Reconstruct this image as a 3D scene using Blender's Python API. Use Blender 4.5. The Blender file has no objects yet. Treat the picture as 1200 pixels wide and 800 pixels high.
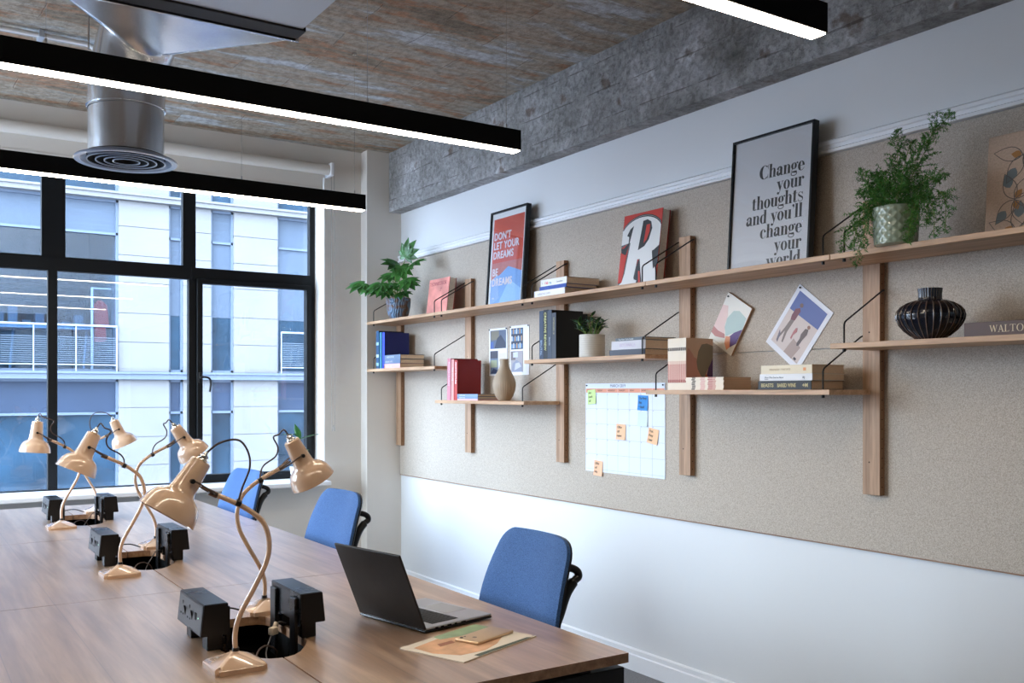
import bpy, bmesh, math, random
from mathutils import Matrix, Vector, Euler
PI = math.pi
SC = bpy.context.scene
COL = SC.collection
random.seed(7)

# ------------------------------------------------------------------ materials
def nn(nt, t, **kw):
    n = nt.nodes.new(t)
    for k, v in kw.items():
        setattr(n, k, v)
    return n

def base_mat(name):
    m = bpy.data.materials.new(name)
    m.use_nodes = True
    nt = m.node_tree
    return m, nt, nt.nodes['Principled BSDF']

def P(name, col, rough=.5, metal=0., var=0., scale=8., bump=0., bscale=60., coat=0., spec=.5, sheen=0., stretch=(1, 1, 1), bdist=.002):
    m, nt, b = base_mat(name)
    b.inputs['Base Color'].default_value = (*col, 1)
    b.inputs['Roughness'].default_value = rough
    b.inputs['Metallic'].default_value = metal
    b.inputs['Coat Weight'].default_value = coat
    b.inputs['Coat Roughness'].default_value = .05
    b.inputs['Specular IOR Level'].default_value = spec
    b.inputs['Sheen Weight'].default_value = sheen
    tc = nn(nt, 'ShaderNodeTexCoord')
    mp = nn(nt, 'ShaderNodeMapping')
    mp.inputs['Scale'].default_value = stretch
    nt.links.new(tc.outputs['Object'], mp.inputs['Vector'])
    no = nn(nt, 'ShaderNodeTexNoise')
    no.inputs['Scale'].default_value = scale
    no.inputs['Detail'].default_value = 6
    nt.links.new(mp.outputs[0], no.inputs['Vector'])
    if var:
        r = nn(nt, 'ShaderNodeValToRGB')
        r.color_ramp.elements[0].position = .3
        r.color_ramp.elements[1].position = .7
        r.color_ramp.elements[0].color = (*[max(0, c * (1 - var)) for c in col], 1)
        r.color_ramp.elements[1].color = (*[min(1, c * (1 + var)) for c in col], 1)
        nt.links.new(no.outputs['Fac'], r.inputs[0])
        nt.links.new(r.outputs[0], b.inputs['Base Color'])
    else:
        mr = nn(nt, 'ShaderNodeMapRange')
        mr.inputs['To Min'].default_value = max(0, rough - .04)
        mr.inputs['To Max'].default_value = min(1, rough + .04)
        nt.links.new(no.outputs['Fac'], mr.inputs['Value'])
        nt.links.new(mr.outputs[0], b.inputs['Roughness'])
    if bump:
        n2 = nn(nt, 'ShaderNodeTexNoise')
        n2.inputs['Scale'].default_value = bscale
        n2.inputs['Detail'].default_value = 4
        nt.links.new(mp.outputs[0], n2.inputs['Vector'])
        bp = nn(nt, 'ShaderNodeBump')
        bp.inputs['Strength'].default_value = bump
        bp.inputs['Distance'].default_value = bdist
        nt.links.new(n2.outputs['Fac'], bp.inputs['Height'])
        nt.links.new(bp.outputs[0], b.inputs['Normal'])
    return m

def wood(name, cols, axis='y', rough=.45, plank=0., seed=0., coat=0., grain=1.):
    """long-grained timber; grain along axis, optional plank width across it"""
    m, nt, b = base_mat(name)
    L = nt.links.new
    tc = nn(nt, 'ShaderNodeTexCoord')
    mp = nn(nt, 'ShaderNodeMapping')
    s = {'x': (.9, 14, 14), 'y': (14, .9, 14), 'z': (14, 14, .9)}[axis]
    mp.inputs['Scale'].default_value = [q * grain for q in s]
    mp.inputs['Location'].default_value = (seed, seed * 2.1, seed * .7)
    L(tc.outputs['Object'], mp.inputs['Vector'])
    vec = mp.outputs[0]
    n1 = nn(nt, 'ShaderNodeTexNoise'); n1.inputs['Scale'].default_value = 2.2; n1.inputs['Detail'].default_value = 8
    n1.inputs['Distortion'].default_value = .6
    L(vec, n1.inputs['Vector'])
    n2 = nn(nt, 'ShaderNodeTexNoise'); n2.inputs['Scale'].default_value = 9; n2.inputs['Detail'].default_value = 5
    L(vec, n2.inputs['Vector'])
    r = nn(nt, 'ShaderNodeValToRGB')
    e = r.color_ramp.elements
    e[0].position = .28; e[0].color = (*cols[0], 1)
    e[1].position = .72; e[1].color = (*cols[2], 1)
    mid = e.new(.5); mid.color = (*cols[1], 1)
    L(n1.outputs['Fac'], r.inputs[0])
    mx = nn(nt, 'ShaderNodeMix', data_type='RGBA', blend_type='MULTIPLY')
    mx.inputs['Factor'].default_value = .35
    L(r.outputs[0], mx.inputs[6])
    r2 = nn(nt, 'ShaderNodeValToRGB')
    r2.color_ramp.elements[0].position = .35; r2.color_ramp.elements[0].color = (.45, .4, .36, 1)
    r2.color_ramp.elements[1].position = .6; r2.color_ramp.elements[1].color = (1, 1, 1, 1)
    L(n2.outputs['Fac'], r2.inputs[0])
    L(r2.outputs[0], mx.inputs[7])
    out = mx.outputs[2]
    if plank:
        sp = nn(nt, 'ShaderNodeSeparateXYZ')
        L(tc.outputs['Object'], sp.inputs[0])
        a = 'X' if axis == 'y' else 'Y'
        d = nn(nt, 'ShaderNodeMath', operation='DIVIDE'); d.inputs[1].default_value = plank
        L(sp.outputs[a], d.inputs[0])
        fl = nn(nt, 'ShaderNodeMath', operation='FLOOR'); L(d.outputs[0], fl.inputs[0])
        fr = nn(nt, 'ShaderNodeMath', operation='FRACT'); L(d.outputs[0], fr.inputs[0])
        wn = nn(nt, 'ShaderNodeTexWhiteNoise', noise_dimensions='1D'); L(fl.outputs[0], wn.inputs['W'])
        mr = nn(nt, 'ShaderNodeMapRange'); mr.inputs['To Min'].default_value = .82; mr.inputs['To Max'].default_value = 1.15
        L(wn.outputs['Value'], mr.inputs['Value'])
        ln = nn(nt, 'ShaderNodeMath', operation='LESS_THAN'); ln.inputs[1].default_value = .012
        L(fr.outputs[0], ln.inputs[0])
        ml = nn(nt, 'ShaderNodeMath', operation='MULTIPLY_ADD'); ml.inputs[1].default_value = -.35; 
        L(ln.outputs[0], ml.inputs[0]); L(mr.outputs[0], ml.inputs[2])
        m3 = nn(nt, 'ShaderNodeVectorMath', operation='SCALE')
        L(out, m3.inputs[0]); L(ml.outputs[0], m3.inputs['Scale'])
        out = m3.outputs[0]
    L(out, b.inputs['Base Color'])
    b.inputs['Roughness'].default_value = rough
    b.inputs['Coat Weight'].default_value = coat
    b.inputs['Coat Roughness'].default_value = .3
    if coat: b.inputs['Specular IOR Level'].default_value = .9; b.inputs['Coat IOR'].default_value = 1.7
    bp = nn(nt, 'ShaderNodeBump'); bp.inputs['Strength'].default_value = .25; bp.inputs['Distance'].default_value = .001
    L(n2.outputs['Fac'], bp.inputs['Height']); L(bp.outputs[0], b.inputs['Normal'])
    return m

def glass_mat(name, tint=(1, 1, 1), k=1.):
    m = bpy.data.materials.new(name); m.use_nodes = True
    nt = m.node_tree; nt.nodes.clear(); L = nt.links.new
    o = nn(nt, 'ShaderNodeOutputMaterial')
    t = nn(nt, 'ShaderNodeBsdfTransparent'); t.inputs[0].default_value = (*tint, 1)
    g = nn(nt, 'ShaderNodeBsdfGlossy'); g.inputs['Roughness'].default_value = .0
    no = nn(nt, 'ShaderNodeTexNoise'); no.inputs['Scale'].default_value = 1.3
    bp = nn(nt, 'ShaderNodeBump'); bp.inputs['Strength'].default_value = .012; bp.inputs['Distance'].default_value = .02
    L(no.outputs['Fac'], bp.inputs['Height']); L(bp.outputs[0], g.inputs['Normal'])
    lw = nn(nt, 'ShaderNodeLayerWeight'); lw.inputs['Blend'].default_value = .5
    pw = nn(nt, 'ShaderNodeMath', operation='POWER'); pw.inputs[1].default_value = 5
    ma = nn(nt, 'ShaderNodeMath', operation='MULTIPLY_ADD'); ma.inputs[1].default_value = .9; ma.inputs[2].default_value = .04 * k
    mx = nn(nt, 'ShaderNodeMixShader')
    L(lw.outputs['Facing'], pw.inputs[0]); L(pw.outputs[0], ma.inputs[0]); L(ma.outputs[0], mx.inputs[0])
    L(t.outputs[0], mx.inputs[1]); L(g.outputs[0], mx.inputs[2]); L(mx.outputs[0], o.inputs[0])
    return m

def emit_mat(name, col, s):
    m, nt, b = base_mat(name)
    b.inputs['Base Color'].default_value = (.8, .8, .8, 1)
    b.inputs['Emission Color'].default_value = (*col, 1)
    b.inputs['Emission Strength'].default_value = s
    return m

def felt_mat():
    m, nt, b = base_mat('felt_board'); L = nt.links.new
    tc = nn(nt, 'ShaderNodeTexCoord')
    n = nn(nt, 'ShaderNodeTexNoise'); n.inputs['Scale'].default_value = 300; n.inputs['Detail'].default_value = 3; n.inputs['Roughness'].default_value = .7
    L(tc.outputs['Object'], n.inputs['Vector'])
    r = nn(nt, 'ShaderNodeValToRGB'); e = r.color_ramp.elements
    e[0].position = .34; e[0].color = (.37, .31, .255, 1)
    e[1].position = .66; e[1].color = (.64, .575, .50, 1)
    q = e.new(.5); q.color = (.505, .44, .37, 1)
    L(n.outputs['Fac'], r.inputs[0]); L(r.outputs[0], b.inputs['Base Color'])
    b.inputs['Roughness'].default_value = .9; b.inputs['Specular IOR Level'].default_value = .2
    bp = nn(nt, 'ShaderNodeBump'); bp.inputs['Strength'].default_value = .3; bp.inputs['Distance'].default_value = .001
    L(n.outputs['Fac'], bp.inputs['Height']); L(bp.outputs[0], b.inputs['Normal'])
    return m

def ceiling_mat():
    m, nt, b = base_mat('rough_clay_ceiling'); L = nt.links.new
    tc = nn(nt, 'ShaderNodeTexCoord')
    wob = nn(nt, 'ShaderNodeTexNoise'); wob.inputs['Scale'].default_value = 2.2; wob.inputs['Detail'].default_value = 5
    L(tc.outputs['Object'], wob.inputs['Vector'])
    vm = nn(nt, 'ShaderNodeVectorMath', operation='SCALE'); vm.inputs['Scale'].default_value = .10
    L(wob.outputs['Color'], vm.inputs[0])
    va = nn(nt, 'ShaderNodeVectorMath', operation='ADD'); L(tc.outputs['Object'], va.inputs[0]); L(vm.outputs[0], va.inputs[1])
    br = nn(nt, 'ShaderNodeTexBrick')
    br.inputs['Scale'].default_value = 1
    br.inputs['Brick Width'].default_value = .62; br.inputs['Row Height'].default_value = .2
    br.inputs['Mortar Size'].default_value = .004; br.inputs['Mortar Smooth'].default_value = .6
    br.inputs['Color1'].default_value = (0, 0, 0, 1); br.inputs['Color2'].default_value = (1, 1, 1, 1); br.inputs['Mortar'].default_value = (.5, .5, .5, 1)
    L(va.outputs[0], br.inputs['Vector'])
    # streaks running along X
    mp = nn(nt, 'ShaderNodeMapping'); mp.inputs['Scale'].default_value = (1.1, 5, 1); L(va.outputs[0], mp.inputs['Vector'])
    n1 = nn(nt, 'ShaderNodeTexNoise'); n1.inputs['Scale'].default_value = 1.1; n1.inputs['Detail'].default_value = 9; n1.inputs['Roughness'].default_value = .62
    L(mp.outputs[0], n1.inputs['Vector'])
    add = nn(nt, 'ShaderNodeMix', data_type='RGBA'); add.inputs['Factor'].default_value = .10
    L(n1.outputs['Fac'], add.inputs[6]); L(br.outputs['Color'], add.inputs[7])
    r = nn(nt, 'ShaderNodeValToRGB'); e = r.color_ramp.elements
    e[0].position = .30; e[0].color = (.20, .17, .135, 1)
    e[1].position = .72; e[1].color = (.72, .77, .82, 1)
    for p, c in ((.40, (.36, .30, .225)), (.435, (.50, .28, .17)), (.465, (.44, .36, .275)), (.53, (.50, .44, .36)), (.575, (.45, .43, .385)), (.60, (.60, .63, .65))):
        q = e.new(p); q.color = (*c, 1)
    L(add.outputs[2], r.inputs[0])
    n2 = nn(nt, 'ShaderNodeTexNoise'); n2.inputs['Scale'].default_value = 26; n2.inputs['Detail'].default_value = 7; n2.inputs['Roughness'].default_value = .7
    L(tc.outputs['Object'], n2.inputs['Vector'])
    r2 = nn(nt, 'ShaderNodeValToRGB'); r2.color_ramp.elements[0].position = .32; r2.color_ramp.elements[0].color = (.5, .47, .45, 1)
    r2.color_ramp.elements[1].position = .6; r2.color_ramp.elements[1].color = (1.1, 1.1, 1.1, 1)
    L(n2.outputs['Fac'], r2.inputs[0])
    mx = nn(nt, 'ShaderNodeMix', data_type='RGBA', blend_type='MULTIPLY'); mx.inputs['Factor'].default_value = .8
    L(r.outputs[0], mx.inputs[6]); L(r2.outputs[0], mx.inputs[7])
    # fine combed grooves on the clay
    wv = nn(nt, 'ShaderNodeTexWave', bands_direction='Y'); wv.inputs['Scale'].default_value = 22; wv.inputs['Distortion'].default_value = 1.2; wv.inputs['Detail'].default_value = 2
    L(va.outputs[0], wv.inputs['Vector'])
    L(mx.outputs[2], b.inputs['Base Color'])
    b.inputs['Roughness'].default_value = .88; b.inputs['Specular IOR Level'].default_value = .3
    h = nn(nt, 'ShaderNodeMath', operation='MULTIPLY_ADD'); h.inputs[1].default_value = -.6; L(br.outputs['Fac'], h.inputs[0]); L(n2.outputs['Fac'], h.inputs[2])
    h2 = nn(nt, 'ShaderNodeMath', operation='MULTIPLY_ADD'); h2.inputs[1].default_value = .22; L(wv.outputs['Fac'], h2.inputs[0]); L(h.outputs[0], h2.inputs[2])
    h3 = nn(nt, 'ShaderNodeMath', operation='MULTIPLY_ADD'); h3.inputs[1].default_value = 1.4; L(n1.outputs['Fac'], h3.inputs[0]); L(h2.outputs[0], h3.inputs[2])
    bp = nn(nt, 'ShaderNodeBump'); bp.inputs['Strength'].default_value = .9; bp.inputs['Distance'].default_value = .012
    L(h3.outputs[0], bp.inputs['Height']); L(bp.outputs[0], b.inputs['Normal'])
    return m

def concrete_mat():
    m, nt, b = base_mat('rough_concrete'); L = nt.links.new
    tc = nn(nt, 'ShaderNodeTexCoord')
    n1 = nn(nt, 'ShaderNodeTexNoise'); n1.inputs['Scale'].default_value = 3.5; n1.inputs['Detail'].default_value = 9; n1.inputs['Roughness'].default_value = .65
    L(tc.outputs['Object'], n1.inputs['Vector'])
    r = nn(nt, 'ShaderNodeValToRGB'); e = r.color_ramp.elements
    e[0].position = .30; e[0].color = (.22, .215, .20, 1)
    e[1].position = .70; e[1].color = (.86, .88, .90, 1)
    q = e.new(.5); q.color = (.40, .395, .39, 1)
    q = e.new(.60); q.color = (.52, .52, .53, 1)
    L(n1.outputs['Fac'], r.inputs[0])
    # rough hacked areas
    n2 = nn(nt, 'ShaderNodeTexVoronoi'); n2.inputs['Scale'].default_value = 34
    n3 = nn(nt, 'ShaderNodeTexNoise'); n3.inputs['Scale'].default_value = 30; n3.inputs['Detail'].default_value = 8; n3.inputs['Roughness'].default_value = .75
    L(tc.outputs['Object'], n3.inputs['Vector'])
    vs = nn(nt, 'ShaderNodeVectorMath', operation='MULTIPLY_ADD'); vs.inputs[1].default_value = (.08, .08, .08); L(n3.outputs['Color'], vs.inputs[0]); L(tc.outputs['Object'], vs.inputs[2])
    L(vs.outputs[0], n2.inputs['Vector'])
    r3 = nn(nt, 'ShaderNodeValToRGB'); r3.color_ramp.elements[0].position = .33; r3.color_ramp.elements[0].color = (.36, .34, .32, 1)
    r3.color_ramp.elements[1].position = .56; r3.color_ramp.elements[1].color = (1.1, 1.1, 1.1, 1)
    L(n3.outputs['Fac'], r3.inputs[0])
    mx = nn(nt, 'ShaderNodeMix', data_type='RGBA', blend_type='MULTIPLY'); mx.inputs['Factor'].default_value = .75
    L(r.outputs[0], mx.inputs[6]); L(r3.outputs[0], mx.inputs[7])
    # brown rust spots
    n4 = nn(nt, 'ShaderNodeTexNoise'); n4.inputs['Scale'].default_value = 7; n4.inputs['Detail'].default_value = 6
    L(tc.outputs['Object'], n4.inputs['Vector'])
    r4 = nn(nt, 'ShaderNodeValToRGB'); r4.color_ramp.elements[0].position = .63; r4.color_ramp.elements[0].color = (0, 0, 0, 1); r4.color_ramp.elements[1].position = .70; r4.color_ramp.elements[1].color = (.8, .8, .8, 1)
    L(n4.outputs['Fac'], r4.inputs[0])
    m4 = nn(nt, 'ShaderNodeMix', data_type='RGBA'); m4.inputs[7].default_value = (.15, .095, .06, 1)
    L(r4.outputs[0], m4.inputs['Factor']); L(mx.outputs[2], m4.inputs[6])
    # board-form joints along Y
    sp = nn(nt, 'ShaderNodeSeparateXYZ'); L(tc.outputs['Object'], sp.inputs[0])
    za = nn(nt, 'ShaderNodeMath', operation='MULTIPLY_ADD'); za.inputs[1].default_value = .05; L(n1.outputs['Fac'], za.inputs[0]); L(sp.outputs['Z'], za.inputs[2])
    zd = nn(nt, 'ShaderNodeMath', operation='DIVIDE'); zd.inputs[1].default_value = .145; L(za.outputs[0], zd.inputs[0])
    zf = nn(nt, 'ShaderNodeMath', operation='FRACT'); L(zd.outputs[0], zf.inputs[0])
    zt_ = nn(nt, 'ShaderNodeMath', operation='MULTIPLY_ADD'); zt_.inputs[1].default_value = .32; zt_.inputs[2].default_value = -.145; L(n4.outputs['Fac'], zt_.inputs[0])
    zl = nn(nt, 'ShaderNodeMath', operation='LESS_THAN'); L(zf.outputs[0], zl.inputs[0]); L(zt_.outputs[0], zl.inputs[1])
    m5 = nn(nt, 'ShaderNodeMix', data_type='RGBA', blend_type='MULTIPLY'); m5.inputs[7].default_value = (.55, .52, .5, 1)
    L(zl.outputs[0], m5.inputs['Factor']); L(m4.outputs[2], m5.inputs[6])
    L(m5.outputs[2], b.inputs['Base Color'])
    b.inputs['Roughness'].default_value = .85
    h = nn(nt, 'ShaderNodeMath', operation='MULTIPLY_ADD'); h.inputs[1].default_value = .5; L(n2.outputs['Distance'], h.inputs[0]); L(n3.outputs['Fac'], h.inputs[2])
    h2 = nn(nt, 'ShaderNodeMath', operation='MULTIPLY_ADD'); h2.inputs[1].default_value = -.3; L(zl.outputs[0], h2.inputs[0]); L(h.outputs[0], h2.inputs[2])
    bp = nn(nt, 'ShaderNodeBump'); bp.inputs['Strength'].default_value = .9; bp.inputs['Distance'].default_value = .014
    L(h2.outputs[0], bp.inputs['Height']); L(bp.outputs[0], b.inputs['Normal'])
    return m

def fabric_mat(name, a, bcol):
    m, nt, b = base_mat(name); L = nt.links.new
    tc = nn(nt, 'ShaderNodeTexCoord')
    n = nn(nt, 'ShaderNodeTexNoise'); n.inputs['Scale'].default_value = 420; n.inputs['Detail'].default_value = 2
    L(tc.outputs['Object'], n.inputs['Vector'])
    r = nn(nt, 'ShaderNodeValToRGB'); e = r.color_ramp.elements
    e[0].position = .38; e[0].color = (*a, 1); e[1].position = .62; e[1].color = (*bcol, 1)
    L(n.outputs['Fac'], r.inputs[0]); L(r.outputs[0], b.inputs['Base Color'])
    b.inputs['Roughness'].default_value = .85; b.inputs['Sheen Weight'].default_value = .2; b.inputs['Sheen Roughness'].default_value = .4
    b.inputs['Sheen Tint'].default_value = (.5, .65, 1, 1)
    bp = nn(nt, 'ShaderNodeBump'); bp.inputs['Strength'].default_value = .3; bp.inputs['Distance'].default_value = .0008
    L(n.outputs['Fac'], bp.inputs['Height']); L(bp.outputs[0], b.inputs['Normal'])
    return m

def brushed(name, col, rough):
    m, nt, b = base_mat(name); L = nt.links.new
    tc = nn(nt, 'ShaderNodeTexCoord'); mp = nn(nt, 'ShaderNodeMapping'); mp.inputs['Scale'].default_value = (1.5, 1.5, 1.5)
    L(tc.outputs['Object'], mp.inputs[0])
    n = nn(nt, 'ShaderNodeTexNoise'); n.inputs['Scale'].default_value = 3; n.inputs['Detail'].default_value = 2; L(mp.outputs[0], n.inputs['Vector'])
    b.inputs['Base Color'].default_value = (*col, 1); b.inputs['Metallic'].default_value = 1; b.inputs['Roughness'].default_value = rough
    bp = nn(nt, 'ShaderNodeBump'); bp.inputs['Strength'].default_value = .12; bp.inputs['Distance'].default_value = .02
    L(n.outputs['Fac'], bp.inputs['Height']); L(bp.outputs[0], b.inputs['Normal'])
    return m

M = {}
M['wall'] = P('white_paint', (.745, .755, .765), .55, bump=.15, bscale=300, bdist=.0006)
M['cream'] = P('warm_lit_paint', (.76, .72, .665), .6, bump=.15, bscale=300, bdist=.0006)  # white wall paint with the pendants' warm light mixed into its colour
M['trim'] = P('white_gloss', (.86, .87, .89), .35)
M['felt'] = felt_mat()
M['ceil'] = ceiling_mat()
M['conc'] = concrete_mat()
M['carpet'] = P('grey_carpet', (.20, .20, .21), .95, var=.3, scale=180, bump=.4, bscale=300)
M['oak'] = wood('shelf_oak', [(.42, .24, .125), (.57, .35, .20), (.68, .45, .275)], 'y', .5)
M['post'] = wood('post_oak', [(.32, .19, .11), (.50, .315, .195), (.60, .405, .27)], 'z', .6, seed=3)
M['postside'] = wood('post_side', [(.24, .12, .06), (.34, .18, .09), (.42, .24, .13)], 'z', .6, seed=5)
M['desk'] = wood('desk_oak', [(.28, .165, .095), (.43, .275, .175), (.58, .41, .29)], 'y', .36, plank=.19, coat=1., grain=.8)
M['deskedge'] = wood('desk_edge', [(.25, .13, .07), (.38, .21, .12), (.46, .28, .17)], 'y', .5)
M['black'] = P('black_metal', (.008, .008, .009), .35, spec=.35)
M['blackplastic'] = P('black_plastic', (.006, .006, .007), .28, spec=.3)
M['blackmatte'] = P('black_matte', (.004, .004, .0045), .75, spec=.15)
M['frame'] = P('window_steel', (.004, .005, .006), .5, spec=.25)
M['diff'] = emit_mat('light_diffuser', (1, .86, .68), 36)
M['glass'] = glass_mat('window_glass', (.80, .835, .885), 1.1)
M['glass2'] = glass_mat('clear_glass', (.97, .985, 1))
M['pglass'] = glass_mat('picture_glass', (1, 1, 1), 1.3)
M['silver'] = brushed('galvanised_steel', (.74, .77, .82), .22)
M['steelgrey'] = P('grey_steel_sheet', (.50, .54, .60), .45, metal=.3)
M['chrome'] = P('chrome', (.75, .74, .72), .15, metal=1)
M['lamp'] = P('linen_enamel', (.60, .415, .29), .22, coat=1)
M['fork'] = P('bronze_wire', (.10, .07, .055), .3, metal=.8)
M['lampin'] = P('lamp_inner_white', (.85, .82, .78), .4)
M['ring'] = P('ring_paint', (.30, .36, .48), .3, coat=.3)
M['cable'] = P('brown_fabric_cable', (.045, .022, .015), .6)
M['cableblk'] = P('black_cable', (.01, .01, .012), .45)
M['cabletan'] = P('tan_cable', (.42, .28, .18), .5)
M['blue'] = fabric_mat('blue_wool', (.022, .07, .20), (.06, .15, .36))
M['alu'] = P('aluminium', (.62, .63, .66), .32, metal=.9)
M['white'] = P('white_card', (.80, .80, .80), .6)
M['page'] = P('page_block', (.72, .58, .43), .85, var=.12, scale=120, stretch=(1, 8, 1))
M['pagew'] = P('page_block_white', (.78, .74, .68), .85, var=.1, scale=120)
M['gold'] = P('gold_aluminium', (.72, .52, .32), .35, metal=.6)
M['leaf'] = P('leaf_green', (.045, .17, .03), .35, var=.45, scale=14)
M['leaf2'] = P('fern_green', (.055, .20, .03), .5, var=.5, scale=20)
M['leafd'] = P('succulent_green', (.03, .10, .03), .35, var=.4, scale=30)
M['stem'] = P('green_stem', (.16, .26, .05), .5)
M['soil'] = P('soil', (.03, .02, .015), .95, var=.4, scale=90, bump=.6, bscale=90)
M['blind'] = P('blind_fabric', (.72, .69, .64), .8, bump=.1, bscale=400)
M['ink'] = P('black_ink', (.015, .014, .014), .6)
M['led'] = emit_mat('green_led', (.1, 1, .35), .8)
_cc = {}
def C(r, g, b, rough=.55, **k):
    """plain coloured card / ink, sRGB 0-255 in"""
    key = (r, g, b, rough)
    if key not in _cc:
        f = lambda c: (c / 255 / 12.92) if c / 255 < .04045 else ((c / 255 + .055) / 1.055) ** 2.4
        _cc[key] = P('ink_%d_%d_%d' % (r, g, b), (f(r), f(g), f(b)), rough, **k)
    return _cc[key]

# ------------------------------------------------------------------ mesh helpers
def NB(): return bmesh.new()

def box(bm, lo, hi, bev=0., seg=2):
    lo = Vector(lo); hi = Vector(hi)
    r = bmesh.ops.create_cube(bm, size=1)
    vs = r['verts']
    c = (lo + hi) / 2; s = hi - lo
    for v in vs:
        v.co = Vector((v.co.x * s.x, v.co.y * s.y, v.co.z * s.z)) + c
    if bev:
        es = {e for v in vs for e in v.link_edges}
        bmesh.ops.bevel(bm, geom=list(es), offset=min(bev, min(s) * .45), segments=seg, profile=.5, affect='EDGES')
    return bm

def obox(bm, center, size, rot=None, bev=0.):
    r = bmesh.ops.create_cube(bm, size=1)
    vs = r['verts']
    R = rot if rot is not None else Matrix.Identity(3)
    for v in vs:
        v.co = R @ Vector((v.co.x * size[0], v.co.y * size[1], v.co.z * size[2])) + Vector(center)
    if bev:
        es = {e for v in vs for e in v.link_edges}
        bmesh.ops.bevel(bm, geom=list(es), offset=min(bev, min(size) * .45), segments=2, profile=.5, affect='EDGES')

def smoothpath(pts, n=8, closed=False):
    pts = [Vector(p) for p in pts]
    out = []
    N = len(pts)
    for i in range(N - 1):
        p0 = pts[max(i - 1, 0)]; p1 = pts[i]; p2 = pts[i + 1]; p3 = pts[min(i + 2, N - 1)]
        for k in range(n):
            t = k / n
            out.append(.5 * ((2 * p1) + (-p0 + p2) * t + (2 * p0 - 5 * p1 + 4 * p2 - p3) * t * t + (-p0 + 3 * p1 - 3 * p2 + p3) * t ** 3))
    out.append(pts[-1])
    return out

def tube(bm, pts, r, seg=10, cap=True):
    pts = [Vector(p) for p in pts]
    rs = r if isinstance(r, (list, tuple)) else [r] * len(pts)
    rings = []
    up = None
    for i, p in enumerate(pts):
        t = (pts[min(i + 1, len(pts) - 1)] - pts[max(i - 1, 0)]).normalized()
        if up is None:
            a = Vector((0, 0, 1)) if abs(t.z) < .9 else Vector((0, 1, 0))
            up = (a - t * a.dot(t)).normalized()
        else:
            up = (up - t * up.dot(t)).normalized()
        w = t.cross(up)
        rings.append([bm.verts.new(p + (up * math.cos(2 * PI * k / seg) + w * math.sin(2 * PI * k / seg)) * rs[i]) for k in range(seg)])
    for a, b in zip(rings, rings[1:]):
        for k in range(seg):
            bm.faces.new((a[k], a[(k + 1) % seg], b[(k + 1) % seg], b[k]))
    if cap:
        bm.faces.new(rings[0][::-1]); bm.faces.new(rings[-1])

def lathe(bm, prof, seg=48, center=(0, 0), mat4=None, flute=None, ang=(0, 2 * PI)):
    """prof: list of (r, z)"""
    rings = []
    for (r, z) in prof:
        ring = []
        if r <= 1e-6:
            v = bm.verts.new((center[0], center[1], z)); ring = [v] * seg
        else:
            for k in range(seg):
                a = 2 * PI * k / seg
                rr = r * (flute(a, z) if flute else 1)
                ring.append(bm.verts.new((center[0] + rr * math.cos(a), center[1] + rr * math.sin(a), z)))
        rings.append(ring)
    for a, b in zip(rings, rings[1:]):
        for k in range(seg):
            q = []
            for v in (a[k], a[(k + 1) % seg], b[(k + 1) % seg], b[k]):
                if v not in q: q.append(v)
            if len(q) >= 3:
                try: bm.faces.new(q)
                except ValueError: pass
    if mat4 is not None:
        vs = {v for r in rings for v in r}
        for v in vs: v.co = mat4 @ v.co

def prism(bm, poly, z0, z1):
    """poly: list of (x,y) extruded z0..z1"""
    a = [bm.verts.new((x, y, z0)) for x, y in poly]
    b = [bm.verts.new((x, y, z1)) for x, y in poly]
    n = len(poly)
    f1 = bm.faces.new(a[::-1]); f2 = bm.faces.new(b)
    for i in range(n):
        bm.faces.new((a[i], a[(i + 1) % n], b[(i + 1) % n], b[i]))

def ringpoly(bm, cx, cy, rx, ry, irx, iry, z0, z1, a0=0, a1=360, n=28, icx=None, icy=None):
    icx = cx if icx is None else icx; icy = cy if icy is None else icy
    N = max(4, int(n * (a1 - a0) / 360))
    O = []; I = []
    for k in range(N + 1):
        a = math.radians(a0 + (a1 - a0) * k / N)
        O.append((cx + rx * math.cos(a), cy + ry * math.sin(a))); I.append((icx + irx * math.cos(a), icy + iry * math.sin(a)))
    for k in range(N):
        prism(bm, [O[k], O[k + 1], I[k + 1], I[k]], z0, z1)

def circ(cx, cy, r, n=16, ry=None):
    ry = ry or r
    return [(cx + r * math.cos(2 * PI * k / n), cy + ry * math.sin(2 * PI * k / n)) for k in range(n)]

def obj(name, bm, m, parent=None, smooth=False, loc=None, rot=None, fixn=True):
    if fixn: bmesh.ops.recalc_face_normals(bm, faces=bm.faces)
    me = bpy.data.meshes.new(name)
    bm.to_mesh(me); bm.free()
    if m is not None: me.materials.append(m)
    o = bpy.data.objects.new(name, me)
    COL.objects.link(o)
    if parent is not None: o.parent = parent
    if loc is not None: o.location = loc
    if rot is not None: o.rotation_euler = rot
    if smooth:
        for p in me.polygons: p.use_smooth = True
        if smooth != 'all':
            md = None
            try:
                me.set_sharp_from_angle(angle=math.radians(38))
            except Exception: pass
    return o

def tag(o, label, cat, group=None):
    o['label'] = label; o['category'] = cat
    if group: o['group'] = group
    return o

def thing(name, label, cat, loc=(0, 0, 0), rot=(0, 0, 0), group=None):
    o = bpy.data.objects.new(name, None); COL.objects.link(o)
    o.location = loc; o.rotation_euler = rot
    o.empty_display_size = .05
    return tag(o, label, cat, group)

def struct(name, bm, m, parent=None, smooth=False):
    o = obj(name, bm, m, parent, smooth)
    if parent is None: o['kind'] = 'structure'
    return o

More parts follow.
